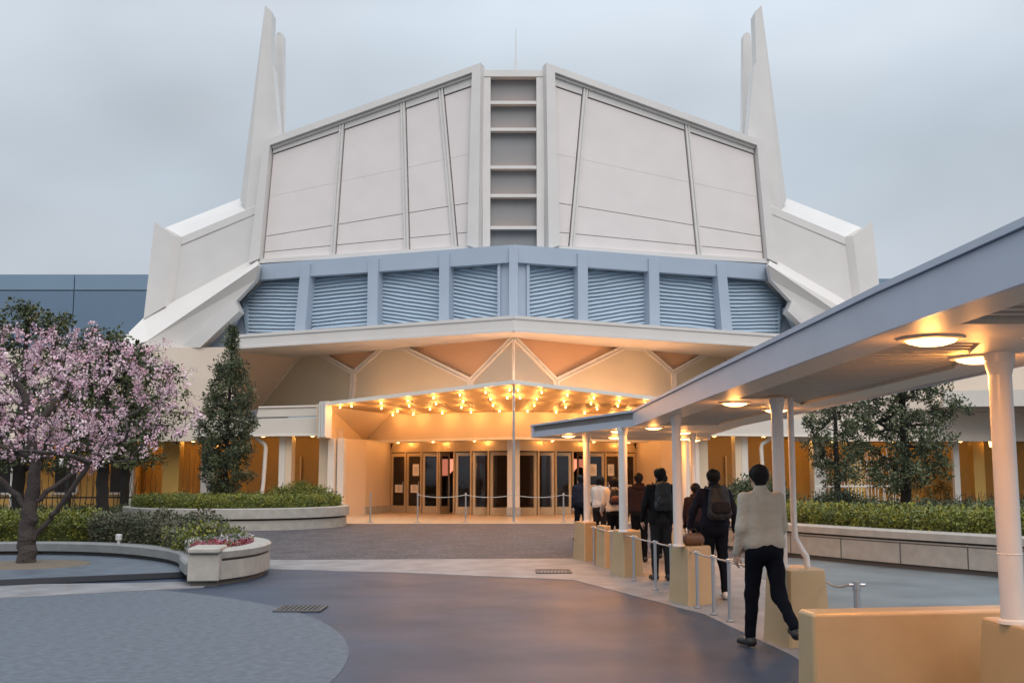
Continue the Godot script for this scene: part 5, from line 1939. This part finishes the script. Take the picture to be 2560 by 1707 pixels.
# pose keys: lean, thigh and knee angles (degrees) of each leg, arm swing and elbow of each arm, arm spread
func person(label: String, at: Vector3, yaw: float, hgt: float, pose: Dictionary, look: Dictionary) -> Dictionary:
	var o := thing("person", label, "person", at, "people queueing under the canopy" if look.get("queue", true) else "")
	var k := hgt / 1.72
	var near: float = look.get("cell", 0.026)
	var lean: float = deg_to_rad(pose.get("lean", 3.0))
	var bx: float = look.get("broad", 1.0)
	var pel := Vector3(0, 0.94, 0)
	var J := {}
	var up := Vector3(0, cos(lean), -sin(lean))
	J.chest = pel + up * 0.34
	J.neck = pel + up * 0.54
	J.head = pel + up * 0.665 + Vector3(0, 0, -0.02)
	for sd in [-1, 1]:
		var th: float = deg_to_rad(pose.get("thigh", [0, 0])[(sd + 1) / 2])
		var kn: float = deg_to_rad(pose.get("knee", [4, 4])[(sd + 1) / 2])
		var hip := pel + Vector3(0.088 * sd, -0.03, 0)
		var knee := hip + Vector3(0.012 * sd, -cos(th), -sin(th)) * 0.43
		var ank := knee + Vector3(0.005 * sd, -cos(th - kn), -sin(th - kn)) * 0.42
		var ft: float = th - kn
		J["hip%d" % sd] = hip
		J["knee%d" % sd] = knee
		J["ank%d" % sd] = ank
		J["toe%d" % sd] = ank + Vector3(0.025 * sd, -0.055, 0) + Vector3(0, sin(ft * 0.8) * -1.0 if ft < -0.3 else 0.0, -1).normalized() * 0.17 * (1.0) + (Vector3(0, -0.06, 0.03) if ft < -0.3 else Vector3.ZERO)
		var sw: float = deg_to_rad(pose.get("arm", [0, 0])[(sd + 1) / 2])
		var el: float = deg_to_rad(pose.get("elbow", [14, 14])[(sd + 1) / 2])
		var spread: float = deg_to_rad(pose.get("spread", 9.0))
		var sh := pel + up * 0.458 + Vector3(0.165 * sd * bx, 0, 0)
		var elb := sh + Vector3(sin(spread) * sd, -cos(sw) * cos(spread), -sin(sw)) * 0.29
		var wr := elb + Vector3(sin(spread) * 0.2 * sd, -cos(sw + el), -sin(sw + el)).normalized() * 0.25
		J["sh%d" % sd] = sh
		J["elb%d" % sd] = elb
		J["wr%d" % sd] = wr
	var lowest := 1e9
	for s in ["ank-1", "ank1"]:
		lowest = minf(lowest, J[s].y)
	var drop := lowest - 0.085
	for s in J:
		J[s] -= Vector3(0, drop, 0)
	pel.y -= drop
	var xf := Transform3D(Basis(Vector3.UP, yaw).scaled(Vector3.ONE * k), at)
	# body: one continuous skin surface, with head and hands on finer grids
	var sh := Sh.new()
	var bones := [[pel + Vector3(-0.06, 0.0, 0), pel + Vector3(0.06, 0, 0), 0.07, 0.07], [pel, J.chest, 0.075, 0.08], [J.chest + Vector3(-0.08, 0.06, 0), J.chest + Vector3(0.08, 0.06, 0), 0.06, 0.06], [J.neck - up * 0.06, J.head - up * 0.03, 0.052, 0.05]]
	for sd in [-1, 1]:
		bones += [[J["hip%d" % sd], J["knee%d" % sd], 0.064, 0.04], [J["knee%d" % sd], J["ank%d" % sd], 0.04, 0.03], [J["sh%d" % sd], J["elb%d" % sd], 0.038, 0.032], [J["elb%d" % sd], J["wr%d" % sd], 0.032, 0.025], [J["ank%d" % sd], J["toe%d" % sd], 0.032, 0.026]]
	field(sh, bones, maxf(near, 0.02), 80.0, xf)
	var turn: float = deg_to_rad(pose.get("turn", 0.0))
	var hb := Basis(Vector3.UP, turn)
	var H := func(v: Vector3) -> Vector3: return J.head + hb * v
	var skull := [[H.call(Vector3(0, 0.035, 0.018)), H.call(Vector3(0, 0.03, -0.02)), 0.08, 0.074], [H.call(Vector3(0, -0.02, -0.02)), H.call(Vector3(0, -0.075, -0.052)), 0.066, 0.036], [H.call(Vector3(0, 0.0, -0.088)), H.call(Vector3(0, -0.022, -0.104)), 0.009, 0.013], [H.call(Vector3(-0.03, -0.075, -0.04)), H.call(Vector3(0.03, -0.075, -0.04)), 0.036, 0.036], [H.call(Vector3(0, -0.06, 0.012)), J.neck, 0.05, 0.054]]
	for sd in [-1, 1]:
		skull.append([H.call(Vector3(0.078 * sd, 0.012, 0.012)), H.call(Vector3(0.076 * sd, -0.022, 0.006)), 0.016, 0.011])
	field(sh, skull, look.get("fine", 0.012), 90.0, xf)
	for sd in [-1, 1]:
		var d: Vector3 = (J["wr%d" % sd] - J["elb%d" % sd]).normalized()
		var pn := (Vector3(-sd, 0, -0.1) - d * Vector3(-sd, 0, -0.1).dot(d)).normalized()
		field(sh, [[J["wr%d" % sd] - d * 0.03, J["wr%d" % sd] + d * 0.03, 0.025, 0.02]] + hand_bones(J["wr%d" % sd], d, pn, -float(sd) * 1.0, 0.35), look.get("hand", 0.0065), 320.0, xf)
	part("body", sh, M.skin, o)
	for sd in [-1, 1]:
		sh = Sh.new()
		field(sh, [[H.call(Vector3(0.031 * sd, 0.008, -0.083)), H.call(Vector3(0.031 * sd, 0.008, -0.084)), 0.011, 0.011]], 0.006, 200.0, xf)
		part("eye", sh, M.hair, o)
	sh = Sh.new()
	field(sh, [[H.call(Vector3(-0.02, -0.058, -0.094)), H.call(Vector3(0.02, -0.058, -0.094)), 0.007, 0.007]], 0.006, 200.0, xf)
	part("mouth", sh, M.lips, o)
	# hair
	sh = Sh.new()
	var hb2 := [[H.call(Vector3(0, 0.042, 0.015)), H.call(Vector3(0, 0.05, -0.035)), 0.086, 0.066], [H.call(Vector3(0, 0.03, 0.035)), H.call(Vector3(0, -0.065, 0.036)), 0.078, 0.05]]
	for sd in [-1, 1]:
		hb2.append([H.call(Vector3(0.052 * sd, 0.04, 0.0)), H.call(Vector3(0.05 * sd, 0.0, 0.036)), 0.04, 0.034])
	if look.get("long", false):
		hb2 += [[H.call(Vector3(-0.05, 0, 0.03)), H.call(Vector3(-0.055, -0.1, 0.03)), 0.055, 0.04], [H.call(Vector3(0.05, 0, 0.03)), H.call(Vector3(0.055, -0.1, 0.03)), 0.055, 0.04], [H.call(Vector3(0, 0, 0.05)), H.call(Vector3(0, -0.11, 0.05)), 0.06, 0.045]]
	field(sh, hb2, look.get("fine", 0.012), 80.0, xf, 0.012, 7)
	part("hair", sh, M.hair, o)
	# trousers
	sh = Sh.new()
	var tb := [[pel + Vector3(-0.07, 0.03, 0), pel + Vector3(0.07, 0.03, 0), 0.102, 0.102], [pel + Vector3(-0.06, -0.04, 0.025), pel + Vector3(0.06, -0.04, 0.025), 0.105, 0.105]]
	for sd in [-1, 1]:
		tb += [[J["hip%d" % sd], J["knee%d" % sd], 0.096, 0.066], [J["knee%d" % sd], J["ank%d" % sd] + Vector3(0, 0.02, 0), 0.066, 0.053]]
	field(sh, tb, near, 75.0, xf, 0.012, 11)
	part("trousers", sh, M[look.trousers], o)
	# jacket: torso, hem and sleeves
	sh = Sh.new()
	var hem: float = look.get("hem", 0.0)
	var lb := pel + Vector3(0, 0.06 - hem, 0)
	var jb := [[lb + Vector3(-0.08 * bx, 0, 0), lb + Vector3(0.08 * bx, 0, 0), 0.118, 0.118], [lb + Vector3(-0.08 * bx, 0.02, 0.02), J.chest + Vector3(-0.075 * bx, 0, 0.01), 0.098, 0.102], [lb + Vector3(0.08 * bx, 0.02, 0.02), J.chest + Vector3(0.075 * bx, 0, 0.01), 0.098, 0.102], [J.chest + Vector3(-0.1 * bx, 0.07, 0.005), J.chest + Vector3(0.1 * bx, 0.07, 0.005), 0.09, 0.09], [J["sh-1"] + Vector3(0.03, -0.01, 0), J.neck + Vector3(0, -0.035, 0), 0.052, 0.06], [J["sh1"] + Vector3(-0.03, -0.01, 0), J.neck + Vector3(0, -0.035, 0), 0.052, 0.06], [J.neck + Vector3(0, -0.03, 0.005), J.neck + up * 0.03, 0.066, 0.06]]
	for sd in [-1, 1]:
		jb += [[J["sh%d" % sd], J["elb%d" % sd], 0.066, 0.055], [J["elb%d" % sd], J["wr%d" % sd], 0.054, 0.042]]
	field(sh, jb, near, 85.0, xf, 0.012, 5 + int(at.x * 10))
	part("jacket", sh, M[look.jacket], o)
	if look.get("hood", false):
		sh = Sh.new()
		field(sh, [[J.neck + Vector3(-0.06, -0.05, 0.07), J.neck + Vector3(0.06, -0.05, 0.07), 0.055, 0.055], [J.neck + Vector3(-0.07, 0.0, 0.02), J.neck + Vector3(0.07, 0.0, 0.02), 0.045, 0.045]], near, 55.0, xf, 0.02, 3)
		part("hood", sh, M[look.jacket], o)
	for sd in [-1, 1]:
		sh = Sh.new()
		var a: Vector3 = J["ank%d" % sd]
		var t: Vector3 = J["toe%d" % sd]
		var heel := a + Vector3(0, -0.04, 0.025)
		field(sh, [[heel, t, 0.042, 0.036], [a, heel, 0.045, 0.044], [heel.lerp(t, 0.7) + Vector3(0.012, 0, 0), t + Vector3(-0.008, 0, 0), 0.04, 0.034]], 0.012, 90.0, xf, 0.0, 1, 0.004 if a.y < 0.12 else -1e9)
		part("shoe", sh, M[look.get("shoes", "shoe_dark")], o)
	return {"J": J, "xf": xf, "k": k, "at": at}

func backpack(label: String, who: Dictionary, size: Vector3, m: String, trim: String) -> void:
	var J: Dictionary = who.J
	var xf: Transform3D = who.xf
	var c: Vector3 = J.chest + Vector3(0, 0.0, 0.12 + size.z * 0.5)
	var o := thing("backpack", label, "backpack", xf * c)
	var sh := Sh.new()
	var h := size * 0.5
	var r := minf(h.x, h.z) * 0.75
	var bn := []
	for sx in [-1, 1]:
		bn.append([c + Vector3((h.x - r) * sx, -h.y + r, 0), c + Vector3((h.x - r) * sx * 0.8, h.y - r, -0.02), r, r * 0.86])
	bn.append([c + Vector3(-h.x + r, -h.y + r, 0.01), c + Vector3(h.x - r, -h.y + r, 0.01), r, r])
	bn.append([c + Vector3(0, -h.y + r, 0), c + Vector3(0, h.y - r, -0.01), r, r * 0.9])
	field(sh, bn, 0.016, 70.0, xf, 0.02, 4)
	part("bag", sh, M[m], o)
	sh = Sh.new()
	field(sh, [[c + Vector3(-h.x * 0.45, -h.y * 0.45, h.z * 0.85), c + Vector3(h.x * 0.45, -h.y * 0.45, h.z * 0.85), 0.055, 0.055], [c + Vector3(-h.x * 0.4, -h.y * 0.2, h.z * 0.75), c + Vector3(h.x * 0.4, -h.y * 0.2, h.z * 0.75), 0.05, 0.05]], 0.014, 70.0, xf, 0.01, 6)
	part("front_pocket", sh, M[trim], o)
	for sd in [-1, 1]:
		sh = Sh.new()
		var s0: Vector3 = xf * (J["sh%d" % sd] + Vector3(-0.07 * sd, 0.055, 0.1))
		var s1: Vector3 = xf * (J["sh%d" % sd] + Vector3(-0.07 * sd, 0.085, 0.0))
		var s2: Vector3 = xf * (J["sh%d" % sd] + Vector3(-0.06 * sd, 0.0, -0.1))
		var s3: Vector3 = xf * (c + Vector3(h.x * 0.5 * sd, h.y * 0.8, -h.z * 0.4))
		sh.tube([s3, s0, s1, s2], [0.018, 0.02, 0.02, 0.018], 6)
		part("strap", sh, M[m], o)
	sh = Sh.new()
	sh.tube([xf * (c + Vector3(-0.03, h.y * 0.85, 0)), xf * (c + Vector3(0, h.y * 1.0 + 0.02, 0)), xf * (c + Vector3(0.03, h.y * 0.85, 0))], [0.009, 0.009, 0.009], 6)
	part("grab_loop", sh, M[m], o)

func people() -> void:
	mat("skin", 0.48, 0.29, 0.20, 0.5)
	mat("lips", 0.3, 0.12, 0.1, 0.5)
	mat("hair", 0.010, 0.009, 0.009, 0.6, {"spec": 0.3})
	mat("beige_cloth", 0.50, 0.455, 0.375, 0.8, {"tex": "grain", "scale": 2.0, "spec": 0.25, "bump": 0.6, "btex": "fold"})
	mat("white_cloth", 0.66, 0.60, 0.54, 0.8, {"tex": "grain", "scale": 2.0, "spec": 0.25, "bump": 0.6, "btex": "fold"})
	mat("navy_cloth", 0.014, 0.014, 0.024, 0.75, {"tex": "grain", "scale": 2.0, "spec": 0.25, "bump": 0.6, "btex": "fold"})
	mat("black_cloth", 0.009, 0.009, 0.010, 0.8, {"tex": "grain", "scale": 2.0, "spec": 0.25, "bump": 0.6, "btex": "fold"})
	mat("charcoal_cloth", 0.022, 0.020, 0.021, 0.8, {"tex": "grain", "scale": 2.0, "spec": 0.25, "bump": 0.6, "btex": "fold"})
	mat("plum_cloth", 0.028, 0.016, 0.02, 0.8, {"tex": "grain", "scale": 2.0, "spec": 0.25, "bump": 0.6, "btex": "fold"})
	mat("ink_cloth", 0.006, 0.007, 0.011, 0.85, {"spec": 0.2})
	mat("shoe_dark", 0.012, 0.011, 0.012, 0.4)
	mat("shoe_white", 0.6, 0.58, 0.55, 0.6)
	mat("bag_black", 0.012, 0.012, 0.014, 0.6)
	mat("bag_red", 0.09, 0.03, 0.03, 0.6)
	mat("bag_brown", 0.13, 0.07, 0.04, 0.5)
	person("person walking, pale beige jacket and black trousers, seen from behind", V(2.35, 0.018, 10.55), 0.18, 1.72, {"lean": 5, "thigh": [14, -14], "knee": [6, 36], "arm": [-8, 10], "elbow": [30, 40], "turn": -8, "spread": 11}, {"jacket": "beige_cloth", "trousers": "ink_cloth", "cell": 0.017, "fine": 0.009, "hem": 0.02, "broad": 1.05})
	var a := person("person in a dark navy jacket and backpack, one hand on the bag upon the plinth", V(2.66, 0.018, 14.75), 0.12, 1.68, {"lean": 2, "thigh": [6, -2], "knee": [6, 10], "arm": [16, -4], "elbow": [12, 20], "spread": 20}, {"jacket": "navy_cloth", "trousers": "ink_cloth", "cell": 0.02, "shoes": "shoe_white", "broad": 1.1})
	backpack("large black backpack on the person in the navy jacket", a, Vector3(0.33, 0.46, 0.2), "bag_black", "charcoal_cloth")
	var c := person("person in a long black coat standing with feet together, black backpack", V(2.28, 0.018, 17.3), 0.1, 1.72, {"lean": 1, "thigh": [3, -2], "knee": [4, 4], "arm": [4, 6], "elbow": [24, 18], "spread": 14}, {"jacket": "black_cloth", "trousers": "charcoal_cloth", "hem": 0.1, "broad": 1.08, "cell": 0.022})
	backpack("slim black backpack on the person in the long black coat", c, Vector3(0.28, 0.44, 0.17), "bag_black", "bag_black")
	var d := person("person in a white jacket and black trousers with a small dark backpack", V(2.03, 0.018, 22.4), 0.06, 1.57, {"lean": 2, "thigh": [4, -3], "arm": [6, 8], "elbow": [40, 40], "spread": 16}, {"jacket": "white_cloth", "trousers": "ink_cloth", "long": true})
	backpack("small black drawstring backpack with reddish patch on the white jacket", d, Vector3(0.26, 0.34, 0.13), "bag_black", "bag_red")
	person("person in a pale pinkish jacket standing ahead of the small backpack, head bowed", V(1.92, 0.018, 24.8), -0.35, 1.58, {"lean": 6, "arm": [10, 12], "elbow": [50, 45]}, {"jacket": "white_cloth", "trousers": "charcoal_cloth", "long": true})
	person("person in dark clothing, farthest left, half behind the farthest canopy column", V(1.66, 0.024, 27.4), 0.2, 1.6, {"thigh": [10, -8], "knee": [6, 18], "arm": [-6, 8]}, {"jacket": "navy_cloth", "trousers": "ink_cloth"})
	person("person in a plum jacket with a hood, between the white jacket and the black coat", V(2.36, 0.018, 20.9), 0.0, 1.64, {"arm": [4, 4]}, {"jacket": "plum_cloth", "trousers": "ink_cloth", "hood": true})
	person("person in charcoal just showing beyond the shoulder of the black coat", V(2.95, 0.018, 21.8), -0.15, 1.62, {"arm": [4, 4]}, {"jacket": "charcoal_cloth", "trousers": "ink_cloth", "hood": true})
	person("person in a plum black jacket stepping ahead, just left of the navy jacket", V(3.06, 0.018, 18.6), -0.1, 1.5, {"lean": 8, "thigh": [22, -16], "knee": [10, 26], "arm": [6, -8]}, {"jacket": "plum_cloth", "trousers": "ink_cloth", "hood": true})
	person("dark silhouetted person standing in the lit arcade by the left pier", V(-14.9, 0, 50.0), 0.6, 1.62, {"arm": [20, 10], "elbow": [60, 50]}, {"jacket": "black_cloth", "trousers": "ink_cloth", "queue": false})
	# the bag under the hand of the second person
	var bag := thing("shoulder_bag", "brown and black bag resting on the plinth edge by the navy jacket", "bag", V(2.3, 0.735, 14.35))
	var sh := Sh.new()
	field(sh, [[Vector3(-0.08, 0.09, 0), Vector3(0.08, 0.09, 0), 0.07, 0.07], [Vector3(-0.09, 0.05, 0), Vector3(0.09, 0.05, 0), 0.05, 0.05]], 0.012, 80.0, Transform3D(Basis(Vector3.UP, 0.4), V(2.3, 0.735, 14.35)), 0.01, 3)
	part("bag", sh, M.bag_brown, bag)
	sh = Sh.new()
	sh.tube([V(2.22, 0.85, 14.35), V(2.25, 0.94, 14.37), V(2.33, 0.95, 14.38), V(2.38, 0.85, 14.36)], [0.009, 0.009, 0.009, 0.009], 6)
	part("strap", sh, M.bag_black, bag)

func small_things() -> void:
	# domed displays just inside the open doors
	for sg in [-1.0, 1.0]:
		var o := thing("lobby_display", "dark round topped display just inside the open %s entrance door" % ("left" if sg < 0 else "right"), "display", V(sg * 2.75, 0, 49.4))
		var sh := Sh.new()
		sh.rbox(V(sg * 2.75, 0.5, 49.4), Vector3(1.0, 1.0, 0.7), 0.06)
		part("base", sh, M.dark, o)
		sh = Sh.new()
		field(sh, [[Vector3(-0.12, 0.15, 0), Vector3(0.15, 0.3, 0), 0.32, 0.34], [Vector3(0.15, 0.55, 0), Vector3(0.25, 0.75, 0), 0.3, 0.24]], 0.04, 30.0, Transform3D(Basis(), V(sg * 2.75, 1.0, 49.4)), 0.03, 9)
		part("dome", sh, M.dark, o)
	# lamp post behind the cherry tree
	var at := V(-17.3, 0, 42.6)
	var lp := thing("lamp_post", "black lamp post with a small white lantern behind the cherry trunk", "lamp post", at)
	var sh := Sh.new()
	sh.lathe(at, [[0.2, 0.0], [0.2, 0.2], [0.13, 0.3], [0.12, 2.0], [0.17, 2.05], [0.17, 2.3], [0.0, 2.32]], 14)
	part("post", sh, M.dark, lp)
	sh = Sh.new()
	sh.rbox(at + Vector3(-0.28, 2.1, 0.1), Vector3(0.16, 0.34, 0.16), 0.03)
	part("lantern", sh, M.white, lp)
	# small spotlight on the coping of the curved planter
	at = V(-7.62, 0.34, 21.2)
	var sp := thing("garden_spotlight", "small white garden spotlight on the coping behind the cherry trunk", "spotlight", at)
	sh = Sh.new()
	sh.lathe(at, [[0.03, 0.0], [0.03, 0.06], [0.06, 0.065], [0.062, 0.16], [0.05, 0.175], [0.0, 0.18]], 14)
	part("housing", sh, M.white, sp)
